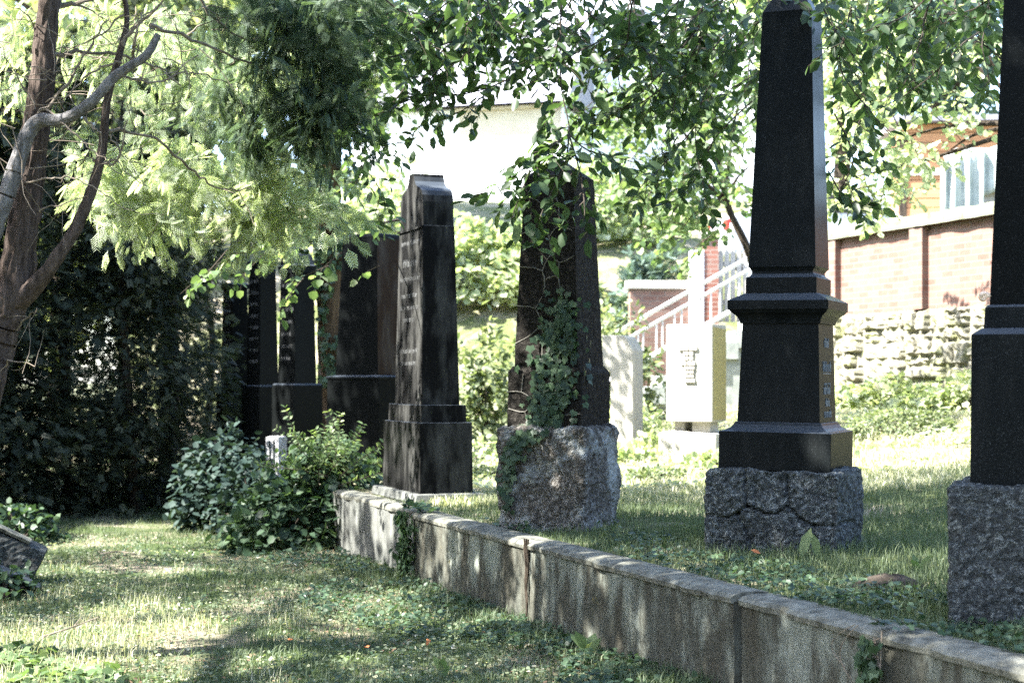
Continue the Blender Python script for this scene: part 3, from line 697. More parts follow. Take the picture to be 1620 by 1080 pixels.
b = MB(); b.add([(-.1,-.5,13.01),(6.8,-.5,13.01),(6.8,4,16),(-.1,4,16),(-.1,8.5,13.01),(6.8,8.5,13.01)], [(0,1,2,3),(3,2,5,4),(0,3,4),(1,5,2)]); b.build('roof', 'slate roof', wing)
for xx in (1.5, 3.8):
    b = MB(); b.box(xx, xx+1, -.06, -.003, 6.5, 8.3); w = b.build('window_frame', 'zinc', wing); b = MB(); b.box(xx+.1, xx+.9, -.09, -.062, 6.6, 8.2); b.build('pane', 'dark void', w)
Yl = 38
lod = empty('brick_lodge', (X(926, Yl), Yl, 3.6), R(3), 'small pinkish brick lodge with an arched dark opening and overhanging eave', 'building')
def zl(py): return Z(py, Yl)-3.6
b = MB(); b.box(0, .17, -.2, .8, -.5, zl(328)); b.build('white_pier', 'white plaster', lod)
b = MB(); b.box(.17, .78, .0, 2, -.5, zl(330)); b.build('wall', 'old brick', lod)
b = MB(); b.box(.19, .86, -.12, -.002, zl(350), zl(346)); b.build('string_course', 'dark void', lod)
arc = [(.19, -.4), (.42, -.4), (.42, zl(363))]+[(.305+.115*math.cos(a), zl(363)+.13*math.sin(a)) for a in np.linspace(0, math.pi, 9)][1:]
b = MB(); b.extrude(arc, -.03, -.003); b.build('arched_window', 'dark void', lod)
b = MB(); b.tube([(.70,-.1,zl(340)),(.83,-.1,zl(340))], .09, 10); b.tube([(.62,-.08,zl(356)),(.74,-.08,zl(356))], .11, 10); b.build('vent_pipe', 'dark bark', lod)
b = MB(); b.box(-.35, 1.0, -.5, 2.2, zl(330)+.003, zl(322)); b.add([(-.35,-.5,zl(322)),(1.0,-.5,zl(322)),(1.0,1,zl(300)),(-.35,1,zl(300))],[(0,1,2,3)]); b.build('roof', 'zinc', lod)
# upper right: wooden shed, tarpaulin, car, lantern
Yo = 27.5; GU = 3.35
sh = empty('orange_wooden_shed', (X(1428, Yo), Yo, GU), R(-6), 'orange-brown boarded wooden shed above the brick wall at upper right', 'shed')
hs = Z(196, Yo)-GU
for k in range(16):
    z0_ = hs*k/16; b = MB(); b.box(0, 2.6, -.02+.006*(k % 2), 1.6, z0_, z0_+hs/16-.012); b.build('board', 'orange boards', sh, bevel=.004)
b = MB(); b.box(-.01, 2.6, -.06, -.022, Z(278, Yo)-GU, Z(268, Yo)-GU); b.build('ledge', 'zinc', sh)
b = MB(); b.box(-.06, .06, -.05, .06, 0, hs*.9); b.build('corner_post', 'dark bark', sh)
b = MB(); b.box(-.2, 2.9, -.3, 2.0, hs+.002, hs+.09); b.build('roof', 'slate roof', sh)
Yt = 25.2
tp = empty('draped_tarpaulin', (X(1535, Yt), Yt, GU), 0, 'grey-green tarpaulin draped over a boxy frame in front of the orange shed', 'tarpaulin')
hw = .62; ht = Z(236, Yt)-GU; m = MB(); v = []; f = []; na, nb = 40, 22
for j in range(nb+1):
    w = j/nb
    for i in range(na+1):
        u = i/na*2-1; prof_x = hw*(.72+.34*w+.06*math.sin(w*6))*u
        if w < .35: z = ht-.12*(w/.35)**2-.25*max(0, abs(u)-.55); y = -.05-.5*(w/.35)
        else: z = ht-.12-(w-.35)/.65*(ht-.55)-.25*max(0, abs(u)-.55)+.12*math.sin(u*3); y = -.55-.05*math.sin(u*17+w*2)-.03*math.sin(u*31)
        v.append((prof_x, y+.02*noise.noise(Vector((u*4, w*6, 1))), z))
for j in range(nb):
    for i in range(na):
        if j > 15 and .52 < i/na < .86: continue
        f.append((j*(na+1)+i, (j+1)*(na+1)+i, (j+1)*(na+1)+i+1, j*(na+1)+i+1))
m.v = v; m.f = f; o = m.build('sheet', 'tarp', tp, True); s_m = o.modifiers.new('thick', 'SOLIDIFY'); s_m.thickness = .008
b = MB(); b.box(-.42, .55, -.42, .2, 0, ht-.25); b.build('frame_box', 'grey boards', tp)
Yc = 27
car = empty('parked_car', (X(1330, Yc), Yc+.9, GU), R(8), 'pale silver car partly hidden by leaves behind the brick wall', 'car')
pr = [(-2.0,.28),(1.9,.28),(2.02,.5),(1.98,.78),(1.6,.90),(1.0,.95),(.45,1.38),(-.9,1.42),(-1.6,1.05),(-2.0,.95),(-2.08,.6)]
b = MB(); b.extrude(pr, -.82, .82); b.build('body', 'car paint', car, bevel=.06)
b = MB(); b.extrude([(-1.35,1.0),(.72,1.0),(.40,1.30),(-.85,1.34)], -.835, -.826); b.build('side_window', 'dark void', car)
for xx in (-1.25, 1.25):
    for yy in (-.80, .62):
        b = MB(); b.tube([(xx, yy, .32), (xx, yy+.18, .32)], .32, 20); t_o = b.build('wheel', 'rubber', car)
        b = MB(); b.tube([(xx, yy-.012, .32), (xx, yy+.1, .32)], .19, 16); b.build('rim', 'zinc', t_o)
for yy in (-.6, .6): b = MB(); b.box(1.93, 2.035, yy-.15, yy+.15, .62, .76); b.build('headlight', 'white metal', car, bevel=.02)
for yy in (-.65, .65): b = MB(); b.box(-2.10, -2.0, yy-.12, yy+.12, .7, .88); b.build('tail_light', 'red plastic', car, bevel=.02)
Yn = 24.6
ln = empty('garden_lantern', (X(1388, Yn), Yn, GU), 0, 'small pale garden lantern with pyramid roof standing behind the brick wall coping', 'lantern')
b = MB(); b.loft([(0,.06,.06),(.25,.05,.05)]); b.build('post', 'zinc', ln)
b = MB(); b.loft([(.25,.12,.12),(.47,.15,.15)]); b.build('lamp_box', 'white metal', ln, bevel=.01)
b = MB(); b.loft([(.47,.24,.24),(.49,.24,.24),(.66,.01,.01)]); b.build('lantern_roof', 'zinc', ln)

# ---------------------------------------------------------------- vegetation
def tree(name, loc, label, cat='tree', group=None): return empty(name, loc, 0, label, cat, group)
LIT = []   # (point, radius): crown leaves that would shade these are left out (gaps in the crowns)
for x, y, Y, r in [(90, 1040, 8.3, .75), (200, 1050, 8.2, .5), (10, 1060, 8.2, .6), (120, 990, 9.3, .4), (20, 1000, 9.2, .42), (235, 965, 10.2, .34), (170, 975, 10.2, .2), (275, 900, 12.3, .30), (60, 900, 12.4, .4), (300, 870, 13.8, .22),
                   (210, 815, 17.2, .35), (345, 990, 9.6, .26), (320, 1000, 9.3, .2), (430, 1000, 9.2, .12), (200, 870, 14, .15), (540, 1000, 9.4, .12), (430, 1045, 8.4, .28), (350, 1065, 8.1, .3), (560, 950, 10.5, .2)]:
    P = at(x, y, Y); P[2] = 0; LIT.append((P, r))
for x, y, Y, r in [(300, 330, 9.5, .9), (200, 300, 9.5, .8), (420, 350, 9.6, .7), (180, 130, 9.4, .8), (60, 120, 9.6, .7), (460, 330, 10, .6), (260, 60, 9.6, .6), (330,130,9.8,.6), (340, 200, 9.4, .25),
                   (640, 500, 12.9, .2), (640, 590, 12.9, .12), (640, 700, 12.9, .2), (630, 430, 12.9, .1), (640, 360, 12.9, .1), (640, 650, 12.9, .12), (430, 320, 9.9, .8), (700, 770, 12.3, .25), (590, 790, 12.7, .25), (800, 815, 11.3, .2), (880, 850, 9.9, .2), (960, 860, 9.6, .25),
                   (450, 720, 14.6, .3), (520, 690, 14.6, .35), (400, 420, 12, .3), (330, 440, 12, .25), (700, 880, 10.8, .12), (780, 850, 10.3, .12),
                   (1000, 800, 11.7, .35), (1420, 860, 9, .12), (900, 230, 9.3, .12), (840, 380, 9.3, .2), (880, 300, 9.2, .3), (780, 300, 9.2, .2), (1150, 880, 8.6, .12), (1440, 830, 10, .3), (80, 490, 8, .12), (545, 120, 10.4, .3), (600, 60, 11, .3)]:
    LIT.append((at(x, y, Y), r))
def litmask(P):
    keep = np.ones(len(P), bool)
    for c, r in LIT:
        d = P-c; t = d@SUN; q = np.linalg.norm(d-t[:, None]*SUN, axis=1); keep &= ~((t > .5) & (q < r))
    return keep
def fullsun(P):     # True where the shadow would fall on the sunny graveyard (kept free of shade)
    t = (P[:, 2]-.8)/SUN[2]; gxy = P-t[:, None]*SUN
    return (gxy[:, 1] > 13.6) & (wt(gxy[:, 0], gxy[:, 1]) > 1.2)

def growth(P0, D0, length, droop, n=8, wig=.15):
    pts = [np.array(P0, float)]; d = norm(np.array(D0, float))
    for i in range(n):
        d = norm(d+np.array([0, 0, -droop/n])+rng.normal(size=3)*wig/math.sqrt(n)); pts.append(pts[-1]+d*length/n)
    return pts
def spray(pts, LP, tw, lsize=.075, twl=.3, gap=.09, lgap=.042, updir=(0, 0, 1), rad=.006, tilt=.55):
    """leafy spray along a branch: fills LP (leaf lists) and tw (twig MB)"""
    pts = smoothpts(pts, 4); P = np.array(pts); seg = np.linalg.norm(np.diff(P, axis=0), axis=1); Ls = np.concatenate([[0], np.cumsum(seg)]); tot = Ls[-1]
    tw.tube(pts, list(np.linspace(rad, .0018, len(pts))), 5)
    s = gap; sd = 1
    while s < tot:
        p = np.array([np.interp(s, Ls, P[:, k]) for k in range(3)]); p2 = np.array([np.interp(min(s+.05, tot), Ls, P[:, k]) for k in range(3)])
        d = norm(p2-p+1e-6); side = norm(np.cross(d, np.array(updir, float)+rng.normal(size=3)*.25))*sd
        ln = twl*(.35+.65*(1-s/tot)**.6)*rng.uniform(.6, 1.15)
        tp = growth(p, d*.75+side*.8+rng.normal(size=3)*.2, ln, .45, 4, .3)
        tw.tube(tp, list(np.linspace(.0028, .001, len(tp))), 4)
        TP = np.array(tp); tl = np.linspace(0, 1, len(TP)); nl = max(2, int(ln/lgap)); l2 = 1
        for k in range(nl+1):
            u = (k+.4)/(nl+.4); u = min(u, 1); q = np.array([np.interp(u, tl, TP[:, c]) for c in range(3)])
            dd = norm(TP[-1]-TP[0]+1e-6); sdv = norm(np.cross(dd, np.array([0, 0, 1.])+rng.normal(size=3)*.3))*l2
            if k == nl: sdv *= 0
            ld = dd*.6+sdv*.9+np.array([0, 0, -.3])+rng.normal(size=3)*.25
            LP[0].append(q); LP[1].append(ld); LP[2].append(np.array([0, 0, 1.])+rng.normal(size=3)*tilt); LP[3].append(lsize*rng.uniform(.6, 1.2)); l2 *= -1
        s += gap*rng.uniform(.7, 1.3); sd *= -1

# ---- large beech overhead: trunk just out of frame on the left, its limbs hang over the monuments
T1 = np.array([-6.2, 4.6, 0.])
beech = tree('beech_tree', T1, 'large beech whose leafy branches hang into the top of the photo over the monuments')
b = MB(); b.tube(smoothpts([T1*0+[0,0,-.2], [.1,.05,2], [.0,.2,4], [.3,.4,6], [.4,.6,8.5]], 5), lerp_r([.34,.26,.22,.17,.08], 21), 12, .04); b.build('trunk', 'grey bark', beech, True)
limbs = [[(-5.9,4.8,4.6),(-4.2,6.2,5.6),(-2.0,7.6,5.7),(.5,8.8,5.2),(2.6,10.2,4.9)],
         [(-5.95,4.8,5.2),(-4.6,7.4,6.3),(-2.6,9.6,6.2),(-.5,11.2,5.7),(1.4,12.4,5.3)],
         [(-5.9,4.9,4.2),(-5.0,7.5,5.0),(-3.8,10,5.6),(-2.4,12,5.5)],
         [(-5.9,4.7,5.6),(-3.6,4.8,6.6),(-1.2,5.6,6.6),(1.5,6.6,6.0),(3.4,7.4,5.2)],
         [(-6.2,4.9,5.8),(-7.4,7.6,7.0),(-7.2,10.5,7.4)], [(-5.9,4.9,6.4),(-4.5,6.9,7.8),(-2.7,8.5,8.2)]]
for l in limbs:
    P = smoothpts(l, 6); b = MB(); b.tube([p-T1 for p in P], lerp_r([.12, .085, .055, .03], len(P)), 8, .05); b.build('limb', 'grey bark', beech, True)
# high crown that shades the lawn and the monuments
cand = []
n = 80000
P = np.stack([rng.uniform(-11.5, .2, n), rng.uniform(.5, 14.5, n), rng.uniform(5.2, 9.0, n)], 1)
dens = np.array([noise.noise(Vector(p*.75)) for p in P])+.5*np.array([noise.noise(Vector(p*2.2+5)) for p in P])
ell = ((P[:, 0]+5.0)/6.0)**2+((P[:, 1]-7.6)/6.9)**2+((P[:, 2]-6.9)/2.1)**2
k = (dens > -.24) & (ell < 1) & litmask(P) & ~fullsun(P)
# keep the crown above the picture's top edge (its visible branches are the sprays below)
k &= ~((P[:, 1] > 1) & (np.abs(P[:, 0]) < P[:, 1]*.34) & (P[:, 2] < 1.5+.25*P[:, 1]))
P = P[k]
SH = []  # extra leaf clumps added along the sun rays to shade chosen stones
for x, y, Y, r, nn in [(1230,100,9.1,.45,420),(1230,250,9.1,.45,420),(1235,400,9.1,.5,480),(1235,560,9.1,.5,480),(1235,680,9.1,.5,420),(1235,810,9.0,.5,400),(1600,200,6.5,.6,500),(1600,400,6.5,.6,500),(1600,600,6.5,.6,500),(1590,800,6.4,.6,500),
                       (870,350,10.4,.5,350),(880,500,10.4,.5,350),(880,620,10.4,.5,350),(575,500,15.4,.5,420),(575,650,15.4,.5,420),(575,400,15.4,.45,300),(468,500,16.8,.5,300),(468,620,16.8,.5,300),(415,500,17.9,.5,300),(560,840,12.9,.4,260),(620,870,12,.3,160),(760,890,10.4,.35,260),(900,940,9.1,.35,260),(1080,990,7.7,.35,260),(1180,1010,7.3,.3,200),(1330,1010,6.5,.35,260),(1400,960,6.3,.4,300),(1500,1030,5.8,.4,300),(1250,1000,6.9,.35,250),(1000,960,8.3,.3,120)]:
    c = at(x, y, Y); t = rng.uniform(4.5, 9.5, nn); q = c+t[:, None]*SUN+rv(nn)*(r*rng.random(nn)**.4)[:, None]; SH.append(q)
SH = np.concatenate(SH); SH = SH[litmask(SH) & (SH[:, 2] > 1.9+.25*np.abs(SH[:, 1])) & (~fullsun(SH) | (SH[:, 0] < -3))]; P = np.concatenate([P, SH])
leafobj('crown', P, rv(len(P)), rv(len(P))*.8+[0, 0, 1], rng.uniform(.09, .16, len(P)), LEAF, 'beech leaf', beech, T1)  # beech crown together with the added shading clumps
# hanging sprays that show in the photo
LP = ([], [], [], []); tw = MB()
def pxs(lst): return [at(*q) for q in lst]
main = [
 [(890,-30,9.4),(886,70,9.4),(888,140,9.35),(900,212,9.3),(865,232,9.25),(805,285,9.2),(748,312,9.2)],
 [(900,212,9.3),(893,262,9.2),(862,325,9.1),(838,388,9.1)],
 [(900,212,9.3),(930,238,9.3),(985,252,9.3),(1020,262,9.3)],
 [(900,212,9.3),(918,275,9.2),(925,330,9.1),(922,352,9.1)],
 [(900,212,9.3),(850,250,9.2),(830,290,9.15),(815,330,9.1),(808,352,9.1)],
 [(1010,-30,9.5),(975,45,9.5),(905,88,9.45),(860,120,9.4),(820,140,9.4)],
 [(886,70,9.4),(820,118,9.7),(740,148,9.9),(660,150,10),(600,185,10.1)],
 [(820,-30,9.8),(760,40,9.8),(690,75,9.9),(600,95,10.1),(545,120,10.2)],
 [(740,-30,9.8),(690,20,9.8),(640,50,9.9),(590,75,10)],
 [(900,-30,10),(830,30,10),(770,60,10),(700,110,10.1),(640,125,10.2)],
 [(960,-40,10),(930,30,10),(880,70,10.1),(810,100,10.1)],
 [(700,100,10.3),(660,150,10.3),(620,170,10.3),(560,200,10.3)],
 [(690,130,10.3),(670,190,10.3),(650,215,10.3)],
 [(780,140,10.2),(740,170,10.2),(700,190,10.2)],[(740,60,10),(700,120,10),(640,150,10.1)],
 [(640,140,10.4),(600,190,10.4),(590,220,10.4)],
 [(1100,-30,9.4),(1040,40,9.4),(1000,80,9.3),(940,100,9.3)],
 [(1160,-30,9.8),(1110,60,9.8),(1075,130,9.8),(1060,200,9.8),(1050,270,9.8)],
 [(1120,20,9.8),(1060,100,9.8),(1000,160,9.8),(960,190,9.8)],
 [(1000,-30,9.4),(1010,60,9.3),(1040,100,9.2),(1080,130,9.2)],
 [(1060,130,9.8),(1000,170,9.8),(940,170,9.8),(915,180,9.8)],
 [(1180,60,10.2),(1120,140,10.2),(1100,210,10.2),(1110,280,10.2),(1120,330,10.2)],
 [(1190,160,10.4),(1130,220,10.4),(1090,300,10.4),(1040,330,10.4)],
 [(1100,200,10.4),(1050,260,10.3),(1010,300,10.3),(990,330,10.3)],
 [(1180,-30,9),(1130,10,9),(1080,30,9),(1020,20,9)],
 [(1360,-40,8.6),(1340,40,8.6),(1330,110,8.6),(1380,180,8.6),(1410,215,8.6)],
 [(1500,-40,8.8),(1440,20,8.8),(1370,50,8.8),(1310,70,8.8)],
 [(1600,-30,9),(1540,15,9),(1470,25,9),(1400,30,9)],[(1560,-40,9),(1560,20,9),(1500,35,9),(1450,50,9)],
 [(1300,-30,10),(1330,80,10),(1370,150,10),(1350,230,10),(1400,255,10)],
 [(1320,180,10),(1350,250,10),(1330,310,10),(1380,330,10)],[(1310,270,10.2),(1340,320,10.2),(1370,335,10.2)],
 [(1420,-30,9.4),(1400,60,9.4),(1430,110,9.4),(1470,150,9.4)],
 [(1290,-20,8.4),(1310,30,8.4),(1330,60,8.4),(1350,90,8.4)],
 [(1520,-30,10.5),(1500,60,10.5),(1520,120,10.5),(1560,150,10.5)],
 [(1250,-60,9.9),(1210,-10,9.9),(1170,40,9.9),(1140,90,9.9)],
 [(600,-40,11.2),(590,30,11.2),(560,90,11.2),(540,160,11.2),(545,220,11.2)],
 [(560,150,12),(590,210,12),(575,260,12),(560,300,12)],[(570,260,12),(600,300,12),(590,350,12)],
 [(520,150,11.5),(560,190,11.5),(590,230,11.5),(620,240,11.5)],
 [(660,-30,11),(620,20,11),(580,70,11),(550,100,11)],
]
for i_, pl in enumerate(main): spray(pxs(pl), LP, tw, .108 if i_ < 5 else .096, .34, .075, .046)
for i in range(90):      # extra sprays along the top edge, thinner below
    x = rng.uniform(600, 1560); y = rng.uniform(-90, 25)+(60 if 1000 < x < 1560 and rng.random() < .5 else 0); Y = rng.uniform(8.8, 11.5) if not 1150 < x < 1350 else rng.uniform(10.2, 11.5)
    p0 = at(x, y, Y); spray(growth(p0, [rng.normal()*.9-.25, rng.normal()*.5, -.35], rng.uniform(.45, .85), .5, 5, .4), LP, tw, .092, .3, .09, .048)
leafobj('foliage', *LP[:4], LEAF, 'beech leaf', beech, T1)
tw.v = [tuple(np.array(v)-T1) for v in tw.v]; tw.build('twigs', 'twig', beech)

# ---- sunlit low branch of hornbeam at the left of the stones
LP = ([], [], [], []); tw = MB()
for pl in [[(470,350,12.2),(400,390,12.2),(340,420,12.2),(285,465,12.2)],[(470,360,12.4),(420,400,12.4),(390,430,12.4),(370,455,12.4)],[(360,395,12.2),(330,430,12.2),(310,455,12.2)],[(500,370,12.5),(460,390,12.5),(420,410,12.5)],
           [(520,420,12.5),(485,435,12.5),(460,450,12.5)],[(480,440,12.4),(455,470,12.4),(440,495,12.4)],[(540,400,12.3),(510,425,12.3),(500,450,12.3)],[(610,355,12.3),(590,350,12.3)],[(600,420,12.3),(580,430,12.3)],[(540,330,12.6),(560,345,12.6),(600,360,12.6)]]:
    spray(pxs(pl), LP, tw, .075, .26, .10, .05)
hb0 = np.array([X(668, 14.1), 14.1, TZ-.03]); hb = tree('hornbeam_sapling', hb0, 'sunlit fresh hornbeam branches reaching across the three shaded gravestones')
tw.tube(smoothpts([hb0, hb0+[.02,0,1.0], at(668,400,14.1), at(650,350,14.1), at(600,352,13.9), at(540,345,12.8), at(470,352,12.3)], 6), lerp_r([.03,.025,.02,.014,.01,.007,.004], 37), 7)
leafobj('foliage', *LP[:4], ROUND, 'fresh leaf', hb, hb0); tw.v = [tuple(np.array(v)-hb0) for v in tw.v]; tw.build('stems', 'twig', hb)

# ---- sunlit young tree behind the obelisk (pale backlit leaves)
def blob_sprays(specs, lsize, LP, tw, twl=.35, gap=.1, lgap=.055):
    for (cx, cy, rx, ry, Y0, Y1, n, ln) in specs:
        for i in range(n):
            a = rng.uniform(0, 2*math.pi); r = math.sqrt(rng.random()); x = cx+rx*r*math.cos(a); y = cy+ry*r*math.sin(a); Y = rng.uniform(Y0, Y1)
            spray(growth(at(x, y, Y), [rng.normal()*.8, rng.normal()*.6, rng.normal()*.4-.1], ln*rng.uniform(.6, 1.2), .5, 5, .4), LP, tw, lsize, twl, gap, lgap)
yt0 = np.array([3.02, 18.6, float(tz(3.02, 18.6))-.05])
yt = tree('young_tree', yt0, 'sunlit young tree with pale backlit leaves, between the relief gravestone and the stair railing')
LP = ([], [], [], []); tw = MB()
blob_sprays([(1090,210,110,130,16.5,20,60,.9),(1100,330,90,50,16.5,19,14,.7),(1010,130,90,90,17,20,22,.9),(1150,90,90,80,17,20,24,.9)], .085, LP, tw)
tw.tube(smoothpts([yt0, yt0+[.02,0,1.3], at(1185,400,18.6), at(1150,320,18.6), at(1130,200,18.5), at(1120,60,18.4)], 6), lerp_r([.07,.055,.045,.03,.01], 31), 8)
for q in [(1060,250), (1170,150), (1020,120), (1090,330), (1190,260)]: tw.tube(smoothpts([at(1145,320,18.6), at((1145+q[0])/2, (300+q[1])/2, 18.3), at(q[0], q[1], 18)], 5), lerp_r([.03,.015,.006], 11), 6)
leafobj('foliage', *LP[:4], ROUND, 'fresh leaf', yt, yt0); tw.v = [tuple(np.array(v)-yt0) for v in tw.v]; tw.build('trunk', 'dark bark', yt)
rt0 = np.array([5.0, 14.6, float(tz(5.0, 14.6))-.05])
rt = tree('pale_leaved_tree', rt0, 'tree with almost white sunlit leaves right of the tall obelisk')
LP = ([], [], [], []); tw = MB()
blob_sprays([(1385,230,70,90,14,16.5,24,.7),(1350,290,50,50,14,16,12,.6),(1460,130,90,60,14,16.5,20,.7),(1430,60,120,60,14,16.5,22,.8),(1340,120,50,90,14,16,10,.7)], .08, LP, tw)
tw.tube(smoothpts([rt0, rt0+[.1,0,1.5], rt0+[-.1,.1,3.0], at(1590,120,15), at(1500,20,15)], 6), lerp_r([.07,.06,.05,.03,.01], 25), 8)
for q in [(1400,230), (1350,280), (1440,120), (1500,240)]: tw.tube(smoothpts([rt0+[-.1,.1,3.0], at((1600+q[0])/2, q[1]-30, 15), at(q[0], q[1], 15)], 5), lerp_r([.03,.015,.005], 11), 6)
leafobj('foliage', *LP[:4], ROUND, 'pale leaf', rt, rt0); tw.v = [tuple(np.array(v)-rt0) for v in tw.v]; tw.build('trunk', 'dark bark', rt)

# ---- thuja at the left
th0 = np.array([-3.35, 8.4, 0.])
th = tree('thuja_tree', th0, 'old thuja with bare reddish trunk, grey dead limb and hanging yellow-green sprays, upper left')
def loc(pts): return [np.array(p)-th0 for p in pts]
def bark_tube(name, pts, rad, mat, seg=14, k=8):
    P = smoothpts(pts, k*3); P = [p+.012*np.array([noise.noise(Vector(p*2.5+9*c)) for c in range(3)]) for p in P]; seg = seg*3; m = MB(); m.tube(loc(P), lerp_r(rad, len(P)), seg)
    for i in range(len(m.v)):
        ring, a_ = divmod(i, seg); c_ = loc([P[ring]])[0]; v_ = np.array(m.v[i])-c_; th_ = 6.283*a_/seg
        q_ = Vector((math.cos(th_)*2.6, math.sin(th_)*2.6, ring*.07)); r_ = 1+.20*(abs(noise.noise(q_*1.6))*2-.5)*.5+.16*noise.noise(Vector((math.cos(th_)*6, math.sin(th_)*6, ring*.12)))+.10*noise.noise(Vector((math.cos(th_), math.sin(th_), ring*.05)))
        m.v[i] = tuple(c_+v_*r_)
    m = m; return m.build(name, mat, th, True)
bark_tube('trunk', [th0+[0,0,-.1], th0+[.05,0,.9], at(-60,700,8.45), at(-2,530,8.5), at(22,455,8.5), at(40,330,8.5), at(55,220,8.5), at(68,110,8.5), at(78,0,8.5), at(90,-90,8.5)], [.14,.12,.10,.098,.095,.078,.07,.062,.055,.048], 'brown bark', 18, 10)
bark_tube('grey_limb', [at(-70,520,8.3), at(-20,390,8.3), at(12,300,8.3), at(38,225,8.3), at(62,192,8.3), at(100,190,8.25), at(140,165,8.2), at(185,118,8.2), at(230,90,8.2), at(250,56,8.2)], [.055,.048,.044,.04,.036,.03,.027,.025,.021,.016], 'grey bark', 12, 8)
bark_tube('side_limb', [at(8,490,8.5), at(50,460,8.45), at(85,415,8.4), at(118,365,8.4), at(145,300,8.4), at(160,240,8.4), at(170,160,8.4), at(188,90,8.4), at(200,30,8.4), at(190,-40,8.4)], [.07,.05,.036,.033,.028,.024,.02,.018,.014,.01], 'brown bark', 10, 8)
dt = MB()
for pl, r0 in [([(75,20,8.5),(120,5,8.6),(165,-5,8.7)], .02), ([(85,88,8.5),(130,82,8.6),(200,90,8.8),(260,110,9)], .014), ([(240,40,8.4),(300,60,8.7),(370,90,9),(450,125,9.3)], .012),
               ([(195,70,8.3),(215,40,8.3),(245,20,8.3),(262,-10,8.3)], .012), ([(60,180,8.4),(100,140,8.4),(120,110,8.4),(150,60,8.4),(170,30,8.4)], .010), ([(165,205,8.4),(235,215,8.6),(300,265,8.9),(340,295,9.1),(400,300,9.3)], .010),
               ([(150,255,8.4),(185,255,8.4),(200,190,8.3)], .009), ([(190,122,8.2),(250,130,8.3),(290,115,8.4),(330,120,8.5),(370,135,8.7)], .007), ([(75,172,8.3),(110,205,8.2),(150,240,8.2),(175,260,8.2)], .006),
               ([(35,290,8.3),(80,283,8.2),(120,283,8.2),(160,305,8.2),(200,330,8.2),(260,340,8.3)], .005), ([(60,335,8.4),(100,322,8.3),(140,310,8.3)], .005), ([(5,590,8.5),(15,572,8.4),(55,580,8.3)], .006), ([(20,520,8.5),(45,500,8.4),(60,488,8.3)], .006),
               ([(170,215,8.4),(190,235,8.4),(190,262,8.4),(230,295,8.4)], .006), ([(130,185,8.2),(150,205,8.2),(160,212,8.2)], .009), ([(155,262,8.4),(185,252,8.4)], .010), ([(200,20,8.4),(150,60,8.4),(90,80,8.5)], .006),
               ([(60,60,8.5),(40,20,8.4),(10,10,8.3)], .005), ([(55,165,8.4),(30,130,8.4),(0,70,8.4)], .006), ([(45,180,8.4),(20,240,8.4),(0,300,8.4)], .005), ([(190,100,8.3),(150,110,8.3),(110,150,8.3),(70,160,8.3)], .007), ([(210,90,8.3),(215,60,8.2),(225,20,8.2)], .01),
               ([(310,-20,9),(330,20,9),(380,60,9.2),(420,60,9.3)], .01), ([(290,60,9),(320,40,9),(370,25,9.1)], .006)]:
    P = smoothpts(pxs(pl), 5); P = [p+rng.normal(size=3)*.006 for p in P]; dt.tube(loc(P), lerp_r([r0, r0*.35], len(P)), 6, .1)
    for j in range(3):
        q = P[rng.integers(2, len(P))]; g = growth(q, rng.normal(size=3)*[1, .5, .8], rng.uniform(.12, .4), .1, 5, .5); dt.tube(loc(g), lerp_r([r0*.35, .001], len(g)), 4)
for j in range(70):
    x = rng.uniform(0, 330); q = at(x, rng.uniform(0, 340)*(1-x/500), rng.uniform(8.2, 9)); g = growth(q, rng.normal(size=3)*[1, .5, .8], rng.uniform(.2, .6), .1, 6, .6); dt.tube(loc(g), lerp_r([.0035, .001], len(g)), 4)
dt.build('dead_twigs', 'dead twig', th)
def thuja_foliage(specs, name, mat, size, parent, origin, shape=FAN, mask=True):
    PP = []; DD = []; NN = []; SS = []
    for (cx, cy, rx, ry, Y0, Y1, n, tiltx) in specs:
        for i in range(int(n*.8)):
            a = rng.uniform(0, 2*math.pi); r = math.sqrt(rng.random()); x = cx+rx*r*math.cos(a); y = cy+ry*r*math.sin(a); Y = rng.uniform(Y0, Y1)
            q = at(x, y, Y); d = np.array([rng.normal()*.45+tiltx, rng.normal()*.35, -.4+rng.normal()*.3])
            ax = growth(q, d, rng.uniform(.25, .45), .6, 8, .25)
            nn = norm(np.array([-.75+rng.normal()*.4, -.65+rng.normal()*.4, .3+rng.normal()*.4]))
            for k, p in enumerate(ax):
                for m_ in ((0, 2) if k % 2 else (1,)):
                    dd = norm(np.array(ax[min(k+1, 8)])-ax[max(k-1, 0)]); side = np.cross(nn, dd)
                    PP.append(p+rng.normal(size=3)*.025); DD.append(dd*.8+side*(m_-1)*.75+rng.normal(size=3)*.12); NN.append(nn+rng.normal(size=3)*.2); SS.append(size*rng.uniform(.6, 1.2))
    return leafobj(name, PP, DD, NN, SS, shape, mat, parent, origin)
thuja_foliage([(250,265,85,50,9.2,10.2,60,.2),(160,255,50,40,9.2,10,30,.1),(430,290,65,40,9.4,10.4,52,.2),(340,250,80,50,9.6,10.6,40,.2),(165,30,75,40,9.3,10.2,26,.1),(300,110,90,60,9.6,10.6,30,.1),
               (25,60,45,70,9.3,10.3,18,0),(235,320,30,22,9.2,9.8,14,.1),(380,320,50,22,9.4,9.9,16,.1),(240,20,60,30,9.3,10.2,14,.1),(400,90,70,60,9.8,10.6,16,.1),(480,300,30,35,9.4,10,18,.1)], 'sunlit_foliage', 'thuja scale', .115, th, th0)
thuja_foliage([(480,70,60,95,8.9,9.6,90,.2),(510,160,38,40,8.8,9.4,36,.1),(400,0,90,35,9,9.8,42,.1),(530,10,40,50,9,9.8,26,.1),(395,120,40,60,9.2,9.8,26,.1),(390,180,30,40,9,9.6,14,.1)], 'shaded_foliage', 'thuja dark', .115, th, th0)

